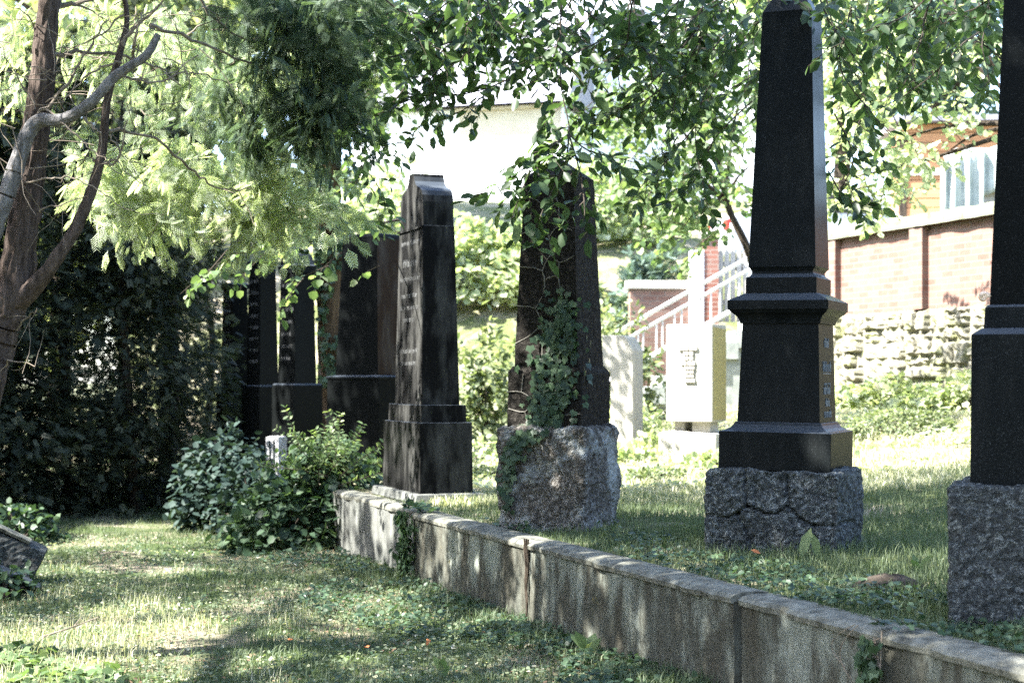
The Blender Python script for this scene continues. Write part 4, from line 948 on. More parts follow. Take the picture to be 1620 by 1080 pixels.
# ---- dark conifers behind the lawn
def conifer(px, Y, w, h, n, label, mat='yew', zb=.1, lean=0, size=.13, shape=SPRIG, name='dark_conifer', group='dark conifers behind the lawn', trunkr=.06, top=.55, dens_t=-.04, seed=0):
    x = X(px, Y); z0 = float(gz(x, Y)) if wt(x, Y) < 0 else float(tz(x, Y)); o0 = np.array([x, Y, z0-.03]); t = tree(name, o0, label, 'tree', group)
    b = MB(); b.tube(smoothpts([(0,0,0), (lean*.3+rng.normal()*.08,0,h*.35), (lean*.7+rng.normal()*.15,.05,h*.7), (lean,0,h)], 5), lerp_r([trunkr, trunkr*.8, trunkr*.5, .01], 16), 9, .06)
    for i in range(14):
        zz = rng.uniform(.12, .9)*h; a = rng.uniform(0, 6.28); l = w*(1-.5*zz/h)*rng.uniform(.5, .9)
        g = growth((lean*zz/h, 0, zz), (math.cos(a), math.sin(a), .15), l, .35, 5, .3); b.tube(g, lerp_r([.02, .004], len(g)), 5)
    b.build('trunk', 'dark bark', t)
    m = n*3; a = rng.uniform(0, 6.28, m); zz = zb+(h-zb)*rng.random(m)**1.15; r = w*np.sqrt(rng.random(m))*(1-(1-top)*(zz/h)**1.5)
    P = np.stack([r*np.cos(a)+lean*zz/h, r*np.sin(a)*.8, zz], 1)
    de = np.array([noise.noise(Vector(p*1.6)+Vector(o0)) + .6*noise.noise(Vector(p*4.5)+Vector(o0)) for p in P]); P = P[de > dens_t][:n]
    D = norm(P*[1, 1, 0]+1e-6)*.8+[0, 0, -.35]+rng.normal(size=(len(P), 3))*.45
    leafobj('foliage', P, D, rng.normal(size=(len(P), 3))*.6+[0, 0, 1], rng.uniform(.6, 1.3, len(P))*size, shape, mat, t); return t
conifer(-40, 17.6, 1.6, 5.0, 9500, 'dense dark yew at the far left behind the lawn')
conifer(110, 18.6, 1.6, 5.4, 9500, 'dark yew behind the lawn, just right of the thuja trunk')
conifer(215, 18.2, 1.3, 5.6, 8500, 'dark conifer with bright speckles between its twigs, centre of the dark group')
conifer(262, 20.2, .75, 6.5, 3800, 'slender dark conifer with bare leaning trunk left of the three shaded gravestones', lean=-.1, trunkr=.13)
conifer(20, 21, 1.8, 5.0, 3600, 'farther dark yew closing the gap at the far left')
conifer(180, 22, 1.8, 5.5, 3600, 'farther dark yew seen between the front conifers')
conifer(325, 24, 1.1, 4.6, 2600, 'farther dark yew behind the farthest gravestone of the trio')
conifer(-230, 19, 2.2, 7.5, 5000, 'tall dark conifer just left of the frame', size=.3)
conifer(-480, 17, 2.4, 9, 6500, 'tall spreading conifer left of the lawn, out of the photo', size=.34)
conifer(-420, 21.5, 2.6, 9.5, 7000, 'tallest spreading conifer left behind the lawn, out of the photo', size=.34)
# bushes skirting the dark conifers
# ---- ivy-clad trunk between the stones
iv0 = np.array([X(521, 18.5), 18.5, TZ-.05]); it = tree('ivy_clad_tree', iv0, 'ochre-barked tree trunk wrapped with ivy stems, between the black gravestones')
b = MB(); b.tube(smoothpts([(0,0,0),(.03,0,1.5),(-.02,0,3),(.02,0,4.6),(.15,0,6.5)], 6), lerp_r([.19,.165,.16,.15,.10], 25), 12, .06); b.build('trunk', 'ochre bark', it, True)
b = MB()
for ph_, r_ in ((0, .02), (1.6, .013), (3.6, .012)):
    b.tube([( (.19-.008*k)*math.cos(-1.6+ph_*.25+math.sin(k*.55+ph_)*.9), (.19-.008*k)*math.sin(-1.6+ph_*.25+math.sin(k*.55+ph_)*.9), .15*k) for k in range(28)], r_, 6, .15)
b.build('ivy_stem', 'dead twig', it)
n = 2600; a = rng.uniform(-3.4, .3, n); zz = rng.uniform(.2, 5.5, n); dd_ = np.array([noise.noise(Vector((math.cos(q)*1.2, math.sin(q)*1.2, z*1.1))) for q, z in zip(a, zz)])
kk = dd_+.1*(zz-2.2) > -.1; a = a[kk]; zz = zz[kk]; rr_ = .18+rng.uniform(0, .14, len(a))
P = np.stack([rr_*np.cos(a), rr_*np.sin(a), zz], 1); O = np.stack([np.cos(a), np.sin(a), 0*a], 1)
leafobj('ivy_leaves', P, O*.4+[0, 0, -.7]+rng.normal(size=P.shape)*.4, O+rng.normal(size=P.shape)*.4, rng.uniform(.05, .09, len(P)), IVY, 'ivy leaf', it)
# crown above it (backlit background leaves upper middle)
LP = ([], [], [], []); tw = MB(); blob_sprays([(560,60,60,110,16.5,19,26,.9),(640,20,90,70,17,19.5,24,.9),(560,210,40,90,16.5,18.5,14,.7),(760,20,120,60,17,20,16,.9)], .085, LP, tw)
leafobj('crown', *LP[:4], ROUND, 'fresh leaf', it, iv0); tw.v = [tuple(np.array(v)-iv0) for v in tw.v]; tw.build('twigs', 'twig', it)

# ---- far sunlit woodland behind the conifers (countable trees)
def roundtree(px, Y, w, h, n, label, mat='forest leaf', size=.3, name='broadleaf_tree', group='sunlit trees far behind', base=.15, xp=None):
    x = X(px, Y) if xp is None else xp; z0 = float(tz(x, Y)) if wt(x, Y) > 0 else 0.; o0 = np.array([x, Y, z0-.1]); t = tree(name, o0, label, 'tree', group)
    b = MB(); b.tube(smoothpts([(0,0,0),(.1,0,h*.3),(0,.1,h*.6),(.1,0,h*.9)], 4), lerp_r([.25,.2,.12,.03], 13), 9, .05)
    for i in range(8):
        zz = rng.uniform(.3, .8)*h; a = rng.uniform(0, 6.28); g = growth((0, 0, zz), (math.cos(a), math.sin(a), .6), w*.8, .3, 5, .3); b.tube(g, lerp_r([.07, .01], len(g)), 6)
    b.build('trunk', 'dark bark', t)
    m = n*3; d = rv(m); rr = rng.random(m)**.45; P = d*rr[:, None]*[w, w, h*(1-base)/2]+[0, 0, h*(1+base)/2]
    de = np.array([noise.noise(Vector(p*(1.6/w*1.4))+Vector(o0)) + .5*noise.noise(Vector(p*1.3)) for p in P]); P = P[de > -.08][:n]
    leafobj('crown', P, rv(len(P))+[0, 0, -.3], rng.normal(size=(len(P), 3))*.7+[0, 0, 1], rng.uniform(.6, 1.3, len(P))*size, ROUND, mat, t); return t
for a_ in [(-60, 34, 3.2, 10, 3000, 'far broad tree behind the leftmost yew'), (90, 31, 3.0, 11, 3400, 'far sunlit tree showing above the grey dead limb'), (230, 36, 3.6, 12, 3600, 'far sunlit tree behind the hanging thuja sprays'),
           (380, 33, 3.0, 10, 3200, 'far sunlit tree left of the ivy-clad trunk'), (500, 39, 3.2, 12, 3000, 'far sunlit tree beside the white building')]: roundtree(*a_)
roundtree(1480, 40, 3.0, 9, 2600, 'far bluish-green tree above the orange shed', 'teal conifer')
roundtree(1330, 42, 3.0, 10, 2600, 'far pale tree above the parked car', 'pale leaf')

for xp_, Y_, w_, h_, lb in [(-8, -9, 3.6, 10, 'dark tree behind the viewer on the left'), (-1.5, -11, 3.8, 11, 'dark tree straight behind the viewer'), (5, -9, 3.6, 10, 'dark tree behind the viewer on the right'), (11, -2, 3.6, 10, 'dark tree right of the path beyond the photo'), (10.5, 6, 3.0, 9, 'dark tree right of the last monument, beyond the photo'), (-14, -3, 3.8, 11, 'dark tree left of the viewer, beyond the photo'), (-12.5, 5, 3.2, 6.5, 'low dark tree left of the lawn, beyond the photo'), (-11.5, 10, 2.8, 6, 'low dark tree left of the toppled stone, beyond the photo'), (-10.5, 14, 2.4, 6.5, 'low dark tree beside the lawn end, beyond the photo')]:
    roundtree(0, Y_, w_, h_, 5200, lb, 'yew', .42, 'broadleaf_tree', 'trees around the viewer', .02, xp_)  # unseen trees added around the viewer to darken ambient light and reflections
# ---- shrubs
def shrub(name, px, py, Y, w, d, h, n, mat, shape, size, label, group=None, stem='twig', zbase=None, seed=0, up=0.0, shell=.55, thr=-.15, cat='bush', nst=14, tilt=.5):
    x = X(px, Y); z0 = zbase if zbase is not None else (float(tz(x, Y)) if wt(x, Y) > .1 else float(gz(x, Y))); o0 = np.array([x, Y, z0]); t = tree(name, o0, label, cat, group)
    m = n*3; dv = rv(m); dv[:, 2] = np.abs(dv[:, 2]); rr = shell+(1-shell)*rng.random(m)**.7
    lump = np.array([1+.35*noise.noise(Vector(q*2.2)+Vector(o0)) for q in dv]); P = dv*(rr*lump)[:, None]*[w, d, h]
    de = np.array([noise.noise(Vector(p*(3.0/max(w, .3)))+Vector(o0)*1.7) for p in P]); kk = de > thr; P = P[kk][:n]; dv = dv[kk][:n]
    P[:, 2] += .01
    leafobj('foliage', P, dv*.6+[0, 0, -.35+up]+rng.normal(size=P.shape)*.45, dv*.8+[0, 0, .6]+rng.normal(size=P.shape)*tilt, rng.uniform(.6, 1.25, len(P))*size, shape, mat, t)
    b = MB()
    for i in range(nst):
        q = P[rng.integers(len(P))]*.9; b.tube(smoothpts([(rng.normal()*.03, rng.normal()*.03, 0), q*.5+[0, 0, .1*h], q], 4), lerp_r([.012, .003], 9), 5)
    b.build('stems', stem, t); return t
shrub('ivy_bush', 455, 790, 14.2, .62, .5, .62, 1500, 'ivy leaf', ROUND, .085, 'glossy rounded-leaf ivy bush tumbling over the wall end, left of the concrete wall', zbase=.0, shell=.6, thr=-.3)
shrub('ivy_bush', 520, 760, 14.4, .55, .4, .55, 1000, 'ivy leaf', ROUND, .08, 'ivy mound on top of the terrace below the black gravestones', zbase=.35, shell=.6, thr=-.3)
shrub('blue_leaved_bush', 352, 800, 15.8, .55, .5, .98, 1900, 'blue leaf', ROUND, .075, 'bluish dark bush at the foot of the three shaded gravestones', zbase=.0, shell=.5, thr=-.3)
shrub('blue_leaved_bush', 398, 800, 15.2, .4, .4, .85, 900, 'blue leaf', ROUND, .075, 'smaller bluish bush between the ivy bush and the granite marker', zbase=.0, shell=.5, thr=-.3)
shrub('nettle_clump', 30, 810, 14.4, .42, .35, .36, 420, 'ivy leaf', ROUND, .07, 'leafy weeds with pale lit leaves behind the toppled stone', zbase=0, thr=-.3)
shrub('nettle_clump', 5, 930, 10.9, .25, .2, .22, 150, 'ivy leaf', ROUND, .06, 'weeds growing against the toppled stone at the left edge', zbase=0, thr=-.3)
# upright light green shrub
ls0 = at(525, 745, 14.2); ls0[2] = TZ; lsb = tree('privet_shrub', ls0, 'airy bright green shrub with upright twigs in front of the black gravestones', 'bush')
LP = ([], [], [], []); tw = MB()
for i in range(34):
    a = rng.uniform(-1.25, 1.25); g = growth(ls0+[rng.normal()*.12, rng.normal()*.1, rng.uniform(0, .12)], [math.sin(a), rng.normal()*.4, math.cos(a)*.95], rng.uniform(.42, .72), .25, 8, .15); tw.tube(g, lerp_r([.005, .0015], len(g)), 4)
    for k in range(1, 9):
        for sg in (-1, 1):
            dd = norm(g[k]-g[k-1]); sd_ = norm(np.cross(dd, [0, 1, .3]))*sg
            for rep in range(2):
                LP[0].append(g[k]-dd*rep*.035); LP[1].append(dd*.5+sd_+rng.normal(size=3)*.3); LP[2].append(np.array([0, -.4, 1])+rng.normal(size=3)*.4); LP[3].append(rng.uniform(.035, .065))
leafobj('foliage', *LP[:4], LEAF, 'fresh leaf', lsb, ls0); tw.v = [tuple(np.array(v)-ls0) for v in tw.v]; tw.build('stems', 'twig', lsb)
shrub('rhododendron_bush', 765, 600, 20.5, .48, .45, 1.55, 1500, 'bush leaf', LEAF, .12, 'loose sunlit green bush between the curved-top slab and the ivy obelisk', shell=.35, thr=-.05, nst=20)
shrub('rhododendron_bush', 960, 600, 22.0, .85, .6, 1.75, 2400, 'bush leaf', LEAF, .12, 'dense sunlit bush right of the ivy obelisk beside the steps', shell=.4, thr=-.1, nst=20)
shrub('rhododendron_bush', 855, 600, 24.0, .9, .6, 1.6, 1500, 'bush leaf', LEAF, .13, 'sunlit bush mostly hidden behind the ivy obelisk', shell=.4, thr=-.1)
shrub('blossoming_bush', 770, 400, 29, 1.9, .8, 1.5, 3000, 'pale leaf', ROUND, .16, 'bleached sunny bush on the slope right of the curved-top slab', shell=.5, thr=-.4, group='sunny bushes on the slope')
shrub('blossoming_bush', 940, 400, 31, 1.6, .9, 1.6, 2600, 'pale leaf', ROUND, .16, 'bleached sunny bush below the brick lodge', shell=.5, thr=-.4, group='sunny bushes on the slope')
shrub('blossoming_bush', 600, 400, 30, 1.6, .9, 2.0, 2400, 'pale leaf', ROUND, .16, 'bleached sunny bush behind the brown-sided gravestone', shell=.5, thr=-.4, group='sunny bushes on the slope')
shrub('spruce_shrub', 1035, 440, 28.5, .72, .5, 1.75, 2600, 'teal conifer', SPRIG, .22, 'bluish-green juniper above the low brick wall by the gate', shell=.4, thr=-.2, stem='dark bark', zbase=2.1)
shrub('box_hedge', 1425, 700, 16.6, .62, .4, .26, 2200, 'bush leaf', LEAF, .05, 'low dark green ground-cover patch right of the tall obelisk', shell=.7, thr=-.5)
shrub('box_hedge', 1042, 735, 14.6, .30, .25, .10, 700, 'bush leaf', LEAF, .045, 'small green patch of ground cover left of the tall obelisk', shell=.7, thr=-.5)
shrub('box_hedge', 768, 735, 15.5, .2, .25, .14, 400, 'bush leaf', LEAF, .05, 'small sunlit weed patch right of the curved-top slab', shell=.7, thr=-.5)
for i, (px, Y, s) in enumerate([(1345, 21.8, .5), (1400, 21.0, .55), (1470, 20.0, .5), (1530, 19.4, .55)]):
    shrub('wall_ivy', px, 640, Y, s, .3, .35+.12*(i % 2), 420, 'pale leaf', IVY, .10, ['pale ivy mound at the wall foot beside the tall obelisk', 'second pale ivy mound along the rubble wall foot', 'third pale ivy mound along the rubble wall foot', 'pale ivy mound at the wall foot beside the rightmost pillar'][i], 'ivy mounds at the rubble wall', shell=.7, thr=-.5)
for i, (px, Y, s, h) in enumerate([(1015, 18.8, .25, .38), (1035, 17.4, .3, .22), (985, 16.5, .35, .16), (1000, 21, .5, .4), (740, 18, .5, .3), (1130, 15.2, .3, .15)]):
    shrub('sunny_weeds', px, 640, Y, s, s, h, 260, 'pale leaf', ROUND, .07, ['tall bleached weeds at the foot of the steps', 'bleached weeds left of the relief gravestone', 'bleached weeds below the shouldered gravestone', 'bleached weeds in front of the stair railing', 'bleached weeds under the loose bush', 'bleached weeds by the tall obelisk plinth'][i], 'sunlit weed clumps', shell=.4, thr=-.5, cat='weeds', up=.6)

# ---- ivy on the obelisk
c2 = np.array([.317, 10.61, TZ-.01]); ax = np.array([math.cos(ph2), -math.sin(ph2), 0]); ay = np.array([math.sin(ph2), math.cos(ph2), 0])
def face2(u, z, off):
    h = .32 if z < .66 else (.264 if z < 1.05 else .228-.05*(z-1.068)/1.262)
    return c2+ax*u-ay*(h+off)+np.array([0, 0, z])
iv = tree('climbing_ivy', c2, 'dark green ivy climbing the front of the squat seamed obelisk', 'ivy')
path = [(-.22,.10),(-.25,.35),(-.17,.55),(-.02,.68),(.07,.80),(.10,.95),(.10,1.10),(.10,1.30),(.14,1.50)]
P = []; D = []; Nn = []; S = []
for k in range(560):
    u = rng.random()**.6*(len(path)-1); i = min(int(u), len(path)-2); fr = u-i; q = np.array(path[i])*(1-fr)+np.array(path[i+1])*fr
    wdt = [.018,.025,.035,.055,.085,.095,.08,.06,.04][i]*(1.0); du = rng.normal()*wdt; dz = rng.normal()*.04
    hmax = .25
    uu = q[0]+du
    if uu > hmax: pnt = c2+ax*(.262+.02)+(-ay)*(.25-min(uu-hmax, .2))+np.array([0, 0, q[1]+dz]); nrm = ax
    else: pnt = face2(uu, q[1]+dz, rng.uniform(.01, .045)); nrm = -ay
    P.append(pnt); D.append(np.array([rng.normal()*.4, 0, -1])+nrm*.2); Nn.append(nrm+rng.normal(size=3)*.35); S.append(rng.uniform(.03, .062))
leafobj('leaves', P, D, Nn, S, IVY, 'ivy leaf', iv, c2)
b = MB(); b.tube([face2(u, z, .012)-c2 for u, z in smoothpts([np.array(q) for q in path], 4)], .005, 5, .2); b.build('stem', 'dead twig', iv)
# ---- ivy hanging over the wall
def wallpt(s, out, z): return np.array([WP[0]+s*WU[0]-out*WN[0], WP[1]+s*WU[1]-out*WN[1], z])
def wall_ivy(s, w, z0, z1, n, label, size=.05, off=.05):
    o0 = wallpt(s, 0, TZ); t = tree('hanging_ivy', o0, label, 'ivy', 'ivy hanging over the low wall'); P = []; Nn = []; D = []
    for i in range(n):
        z = rng.uniform(z0, z1); P.append(wallpt(s+rng.normal()*w*(1-.3*(z1-z)), off+rng.uniform(0, .05), z)); nn = np.array([-WN[0], -WN[1], .3]); Nn.append(nn+rng.normal(size=3)*.4); D.append(np.array([rng.normal()*.4, rng.normal()*.4, -1]))
    for i in range(n//3): P.append(wallpt(s+rng.normal()*w*1.6, -rng.uniform(-.02, .12), TZ+.02+rng.uniform(0, .03))); Nn.append(np.array([0, 0, 1])+rng.normal(size=3)*.3); D.append(rng.normal(size=3)*[1, 1, .2])
    leafobj('leaves', P, D, Nn, rng.uniform(.6, 1.2, len(P))*size, IVY, 'ivy leaf', t, o0)
    b = MB()
    for j in range(3): b.tube([wallpt(s+rng.normal()*w*.4+.02*math.sin(k), off-.01, z1-(z1-z0)*k/8)-o0 for k in range(9)], .003, 4)
    b.build('stems', 'dead twig', t)
wall_ivy(4.86, .09, .05, TZ, 330, 'thick ivy curtain hanging over the joint between concrete and stone wall')
wall_ivy(-1.13, .035, .33, TZ-.02, 60, 'small ivy sprig with bare rootlets hanging over the dark wall slab at right', .045)
b = MB(); o0 = wallpt(-1.0, .03, TZ)
for dx, zl_, cx in ((0, .22, .10), (.02, .18, .14), (-.16, .5, -.02)):
    b.tube([np.array(wallpt(-1.0+dx+cx*math.sin(k/7*2.6), .035+.02*math.sin(k/7*3.1), TZ+.01-zl_*k/7))-o0 for k in range(8)], .0025, 4)
rt_ = b.build('dry_rootlets', 'dead twig', None); rt_.location = tuple(o0); tag(rt_, 'thin dry rootlets dangling in front of the dark wall slab', 'roots')
b = MB(); o0 = wallpt(2.47, .03, TZ)
for dx in (0, .03, -.03): b.tube([np.array(wallpt(2.49+dx*(1-k/8)+.01*math.sin(k*1.7), .045, TZ+.02-.5*k/8))-o0 for k in range(9)], .006, 5, .2)
rt_ = b.build('dark_vine_stem', 'dark bark', None); rt_.location = tuple(o0); tag(rt_, 'dark vine stem running down the joint of two lichened wall slabs', 'vine')

# ---- grass
def ok_terr(x, y):
    t = wt(x, y); m = t > .14
    for (cx, cy, r) in [(1.585, 9.25, .40), (2.265, 6.54, .42), (.317, 10.61, .34), (-.713, 13.17, .35), (-1.4, 15.75, .35)]: m &= (x-cx)**2+(y-cy)**2 > r*r
    return m
def nz(x, y, s, o=0): return np.array([noise.noise(Vector((a*s+o, b_*s, o*1.7)))+.5*noise.noise(Vector((a*s*2.6+o, b_*s*2.6, o))) for a, b_ in zip(x, y)])
def grass_obj(name, x, y, z, h, w, mat, label, lean=.5, green=None):
    n = len(x); a = rng.uniform(0, 6.28, n); ca, sa = np.cos(a), np.sin(a); b2 = rng.uniform(0, 6.28, n); lx = np.cos(b2)*lean*h*rng.random(n); ly = np.sin(b2)*lean*h*rng.random(n)
    W = np.stack([ca*w, sa*w, 0*w], 1); B = np.stack([x, y, z], 1); M1 = B+np.stack([lx*.3, ly*.3, h*.55], 1); M2 = B+np.stack([lx, ly, h*(1-.25*rng.random(n))], 1)
    V = np.stack([B-W, B+W, M1+W*.75, M1-W*.75, M2+W*.12, M2-W*.12], 1).reshape(-1, 3)
    Fa = (np.array([(0, 1, 2, 3), (3, 2, 4, 5)])[None]+(np.arange(n)*6)[:, None, None]).reshape(-1, 4)
    r = rng.random(n) if green is None else np.clip(green+rng.normal(size=n)*.2, 0, 1)
    return tag(npmesh(name, V, Fa, mat, None, np.repeat(r, 2)), label, 'grass', None, 'stuff')
n = 170000; Y_ = 7.2+13*rng.random(n)**1.4; X_ = (rng.uniform(-60, 1400, n)-810)/F*Y_
k = (wt(X_, Y_) < -.03) & ~((X_ < -1.5) & (Y_ < 10.2) & (rng.random(n) < .8)); X_, Y_ = X_[k], Y_[k]; dn = nz(X_, Y_, .9); k = (dn+.35*rng.normal(size=len(dn))) < .22; X_, Y_, dn = X_[k], Y_[k], dn[k]
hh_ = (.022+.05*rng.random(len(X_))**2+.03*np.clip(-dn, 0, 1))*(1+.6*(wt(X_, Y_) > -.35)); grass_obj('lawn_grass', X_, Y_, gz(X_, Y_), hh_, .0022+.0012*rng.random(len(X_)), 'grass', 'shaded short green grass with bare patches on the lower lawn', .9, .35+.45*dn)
n = 30000; Y_ = 7.3+5.5*rng.random(n)**1.5; X_ = (rng.uniform(-40, 520, n)-810)/F*Y_; dn = nz(X_, Y_, 1.4, 5); k = dn+.9*np.clip((-1.55-X_)/.6, 0, 1)*np.clip((10.6-Y_)/1., 0, 1) > .45; X_, Y_ = X_[k], Y_[k]
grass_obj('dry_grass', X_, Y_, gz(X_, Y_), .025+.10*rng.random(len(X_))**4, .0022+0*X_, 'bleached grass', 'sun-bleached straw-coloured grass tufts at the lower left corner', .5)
n = 110000; Y_ = 5.2+8*rng.random(n)**1.1; X_ = (rng.uniform(560, 1640, n)-810)/F*Y_
k = ok_terr(X_, Y_); X_, Y_ = X_[k], Y_[k]; dn = nz(X_, Y_, 1.1, 3); k = dn+.3*rng.normal(size=len(dn)) < .35; X_, Y_, dn = X_[k], Y_[k], dn[k]
grass_obj('terrace_grass', X_, Y_, tz(X_, Y_), (.025+.065*rng.random(len(X_))**2)*np.clip(.5+wt(X_, Y_), .5, 1.1), .0022+.001*rng.random(len(X_)), 'grass', 'longer green grass around the foot of the monuments', .7, .35+.4*dn)
n = 75000; Y_ = 12.2+12*rng.random(n)**1.2; X_ = (rng.uniform(680, 1640, n)-810)/F*Y_
k = ok_terr(X_, Y_); X_, Y_ = X_[k], Y_[k]; dn = nz(X_, Y_, .6, 9); k = dn+.3*rng.normal(size=len(dn)) < .15; X_, Y_ = X_[k], Y_[k]
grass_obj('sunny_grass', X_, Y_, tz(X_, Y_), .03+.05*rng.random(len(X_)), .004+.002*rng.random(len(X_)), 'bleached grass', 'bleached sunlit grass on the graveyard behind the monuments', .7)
# creeping ground leaves
def ground_leaves(name, n, xr, yr, fn, cond, mat, size, label, shape=ROUND, s=1.2, o=0, thr=.0, zoff=.012, zr=.03):
    Y_ = rng.uniform(*yr, n); X_ = (rng.uniform(*xr, n)-810)/F*Y_; k = cond(X_, Y_); X_, Y_ = X_[k], Y_[k]; k = nz(X_, Y_, s, o)+.15*rng.normal(size=len(X_)) > thr; X_, Y_ = X_[k], Y_[k]
    P = np.stack([X_, Y_, fn(X_, Y_)+zoff+zr*rng.random(len(X_))], 1); D = rng.normal(size=P.shape)*[1, 1, .25]
    o_ = leafobj(name, P, D, rng.normal(size=P.shape)*.35+[0, -.2, 1], rng.uniform(.6, 1.3, len(P))*size, shape, mat); return tag(o_, label, 'ground cover', None, 'stuff')
ground_leaves('lawn_weeds', 26000, (-60, 1300), (7.2, 15), gz, lambda x, y: wt(x, y) < -.05, 'grass', .020, 'tiny clover and weed leaves scattered over the lower lawn', ROUND, 1.0, 2, -.1)
ground_leaves('wall_foot_weeds', 24000, (400, 1300), (7.0, 13.5), gz, lambda x, y: (wt(x, y) < -.04) & (wt(x, y) > -.75+.4*np.sin(y*1.7)), 'ivy leaf', .032, 'low creeping weeds along the foot of the wall', ROUND, 1.5, 4, -.35, .02, .05)
ground_leaves('terrace_clover', 20000, (640, 1640), (5.0, 11), tz, lambda x, y: ok_terr(x, y) & (wt(x, y) < .75), 'ivy leaf', .028, 'creeping clover along the top of the wall', ROUND, 1.6, 7, -.1, .02, .04)
ground_leaves('corner_ivy', 1600, (-40, 190), (7.6, 8.6), gz, lambda x, y: x < 5, 'fresh leaf', .055, 'sunlit ivy leaves on the ground in the lower left corner', IVY, 2.5, 1, .1, .02, .05)
ground_leaves('sunny_clover', 9000, (700, 1560), (13.5, 21), tz, lambda x, y: ok_terr(x, y), 'pale leaf', .05, 'bleached low leaves on the sunny graveyard ground', ROUND, 1.0, 11, .05, .02, .06)
ground_leaves('leaf_litter', 6000, (-60, 1300), (7.2, 15), gz, lambda x, y: wt(x, y) < -.05, 'bleached grass', .028, 'pale dry leaves and crumbs lying on the lawn', LEAF, 1.0, 21, .0, .014, .01)

simplemat('litter brown', (.1, .06, .035), (.2, .13, .08), 9, .9)
ground_leaves('brown_litter', 9000, (-60, 1300), (7.2, 15), gz, lambda x, y: wt(x, y) < -.05, 'litter brown', .022, 'crumbled brown leaf litter and soil crumbs between the grass', LEAF, 1.3, 31, .05, .012, .015)
ground_leaves('lawn_moss_leaves', 16000, (-60, 1300), (7.2, 15), gz, lambda x, y: wt(x, y) < -.05, 'ivy leaf', .022, 'darker creeping leaves in patches on the lawn', ROUND, .8, 41, .12, .012, .02)
# dandelion-like plants with big leaves
def rosette(px, py, Y, n, ln, label, up=1.0, fn=tz, mat='fresh leaf', w=1.0, sp=0):
    x = X(px, Y); o0 = np.array([x, Y, float(fn(x, Y))]); t = tree('broadleaf_weed', o0, label, 'weed', 'broad-leaved weeds')
    m = MB(); r_ = []
    for i in range(n):
        a = 6.28*i/n+rng.uniform(-.4, .4); L_ = ln*rng.uniform(.7, 1.1); g = growth(np.array([sp*(i-(n-1)/2), .02*i, 0]), [math.cos(a)*(1.2-up), math.sin(a)*(1.2-up), up], L_, .9, 7, .1); dd = np.array(g); W_ = L_*.17*w
        sd_ = np.array([-math.sin(a), math.cos(a), 0]) if up < .8 else np.array([1, .2*rng.normal(), 0]); vv = []; ff = []
        for k in range(8):
            wk = W_*[.12, .2, .6, .95, 1, .85, .5, .04][k]*(1+.12*math.sin(k*4.1)); vv += [dd[k]-sd_*wk+[0, 0, .15*wk], dd[k], dd[k]+sd_*wk+[0, 0, .15*wk]]
        for k in range(7): ff += [(3*k, 3*k+1, 3*k+4, 3*k+3), (3*k+1, 3*k+2, 3*k+5, 3*k+4)]
        m.add(vv, ff)
    fa = np.array(m.f); npmesh('leaves', np.array(m.v, float), fa, mat, t, np.repeat(rng.uniform(.3, 1, n), len(fa)//n)); return t
rosette(1282, 872, 8.45, 2, .20, 'two tall upright leaves of a broad-leaved weed before the tall obelisk block', 1.0, tz, 'fresh leaf', .95, .10)
rosette(1290, 880, 8.5, 5, .09, 'low weed rosette beside the two upright leaves', .4)
rosette(1440, 940, 7.0, 6, .13, 'weed with pointed leaves left of the rightmost pillar block', .6)
rosette(1455, 880, 7.9, 3, .11, 'single-stemmed weed near the rightmost pillar block, behind the soil mound', .9)
rosette(930, 1030, 8.3, 5, .16, 'upright weed at the wall foot below the mossy patch', .9, gz)
rosette(700, 1065, 7.9, 4, .13, 'upright long-leaved weed at the bottom edge of the lawn', .95, gz)
rosette(545, 1030, 8.4, 5, .08, 'small light weed on the lawn left of centre bottom', .7, gz)
rosette(800, 1000, 8.9, 5, .09, 'small weed near the wall joint', .7, gz)
b = MB(); mo = np.array([X(1405, 7.4), 7.4, float(tz(X(1405, 7.4), 7.4))]); vv = []; ff = []
for j in range(9):
    for i in range(24): r = .17*(1-j/8.5); a = i/24*6.28; vv.append((r*1.2*math.cos(a), r*math.sin(a), .075*(1-(r/.17)**2)+.012*noise.noise(Vector((r*30*math.cos(a), r*30*math.sin(a), 2)))))
for j in range(8):
    for i in range(24): ff.append((j*24+i, j*24+(i+1)%24, (j+1)*24+(i+1)%24, (j+1)*24+i))
b.v = vv; b.f = ff; o = b.build('soil_mound', 'soil', None, True); o.location = tuple(mo); tag(o, 'small bare soil mound in the grass between the two rightmost monuments', 'mound')
b = MB(); q = at(115, 1000, 9.2); b.tube(smoothpts([(-.14,-.1,.02),(0,.02,.06),(.12,.12,.10)], 4), lerp_r([.006,.003], 9), 6, .15); b.tube([(0,.02,.06),(.02,.1,.10)], .0025, 5); o = b.build('fallen_twig', 'dead twig', None); o.location = (q[0], q[1], .0); tag(o, 'thin bare twig lying on the sunlit grass at lower left', 'twig')
b = MB(); q = at(185, 882, 13.3); b.tube(smoothpts([(-.14,0,.03),(0,.03,.05),(.16,0,.03)], 4), .007, 6, .2); o = b.build('fallen_twig', 'dead twig', None); o.location = (q[0], q[1], 0); tag(o, 'short twig lying in mid lawn', 'twig')
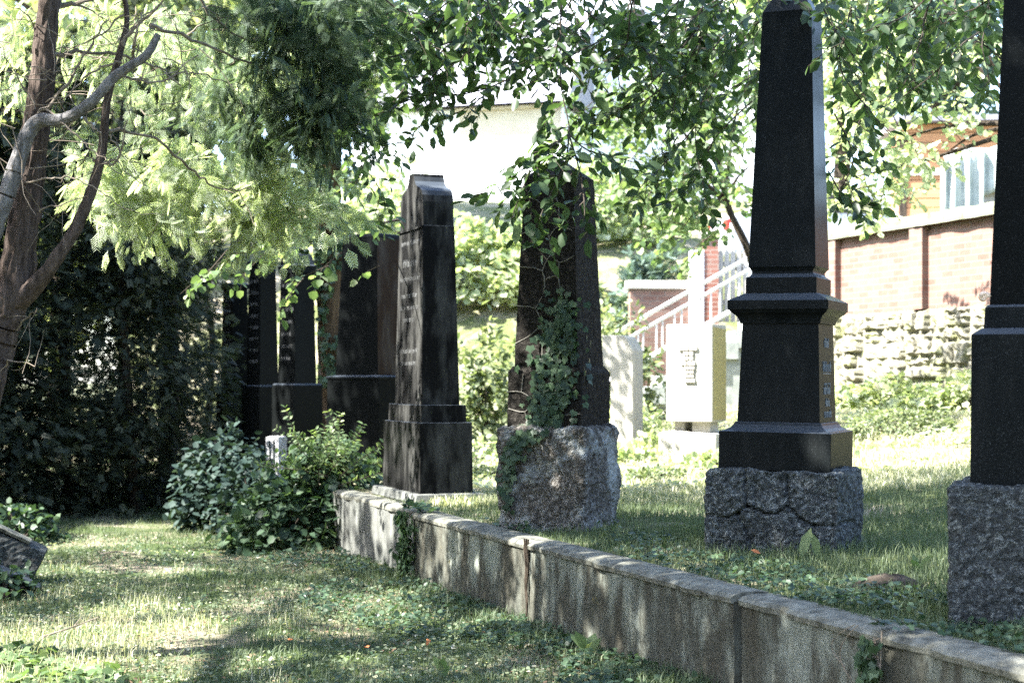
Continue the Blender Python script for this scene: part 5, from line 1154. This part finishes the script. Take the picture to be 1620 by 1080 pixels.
for i, (px, py, lb) in enumerate([(457, 1024, 'orange-brown dead leaf on the lawn at left of the bottom edge'), (578, 1036, 'orange-brown dead leaf on the lawn near the bottom centre'), (678, 1025, 'orange-brown dead leaf nearest the wall foot')]):
    Yq = 1.5*F/(py-600); q = at(px, py, Yq); V, Fa_, r = leaves([[0, 0, 0]]*3, rv(3)*[1, 1, .3], rv(3)*.5+[0, -.5, .8], [.032, .025, .028], LEAF)
    o = npmesh('dead_leaf', V, Fa_, 'orange leaf'); o.location = (q[0], q[1], .045); tag(o, lb, 'leaf', 'dead leaves on the lawn')
q = at(1188, 880, 8.4); V, Fa_, r = leaves([[0, 0, 0]], [[.9, 0, -.3]], [[0, -.6, .8]], [.055], LEAF); o = npmesh('dead_leaf', V, Fa_, 'orange leaf'); o.location = (q[0], q[1], float(tz(q[0], q[1]))+.08); tag(o, 'yellowed leaf in the grass in front of the tall obelisk block', 'leaf')

# ---------------------------------------------------------------- light, sky, camera
w = bpy.data.worlds.new('World'); sc.world = w; w.use_nodes = True; nt = w.node_tree
bg = nt.nodes['Background']; sky = nt.nodes.new('ShaderNodeTexSky'); sky.sky_type = 'NISHITA'; sky.sun_disc = False
sky.sun_elevation = EL; sky.sun_rotation = math.atan2(sun_az[0], sun_az[1]); sky.dust_density = 1.2; sky.air_density = .8; sky.ozone_density = .2
nt.links.new(sky.outputs[0], bg.inputs[0]); bg.inputs[1].default_value = .15
sl = bpy.data.lights.new('sun', 'SUN'); sl.energy = 4.3; sl.angle = R(.53); sl.color = (1, .97, .915)
so = bpy.data.objects.new('sun', sl); COL.objects.link(so); so.rotation_euler = Vector(SUN).to_track_quat('Z', 'Y').to_euler()
cam = bpy.data.cameras.new('camera'); co = bpy.data.objects.new('camera', cam); COL.objects.link(co); sc.camera = co
co.location = (0, 0, EYE); co.rotation_euler = (R(90), 0, 0); cam.sensor_width = 36; cam.lens = F/1620*36; cam.shift_y = (HY-540)/1620
cam.clip_end = 2000; cam.clip_start = .1; cam.dof.use_dof = True; cam.dof.focus_distance = 8.6; cam.dof.aperture_fstop = 3.2
sc.view_settings.view_transform = 'Standard'; sc.view_settings.look = 'None'; sc.view_settings.exposure = 3.15; sc.view_settings.gamma = 1
sc.cycles.max_bounces = 7; sc.cycles.diffuse_bounces = 4; sc.cycles.glossy_bounces = 3; sc.cycles.transmission_bounces = 4; sc.cycles.sample_clamp_indirect = 6
sc.cycles.use_denoising = False
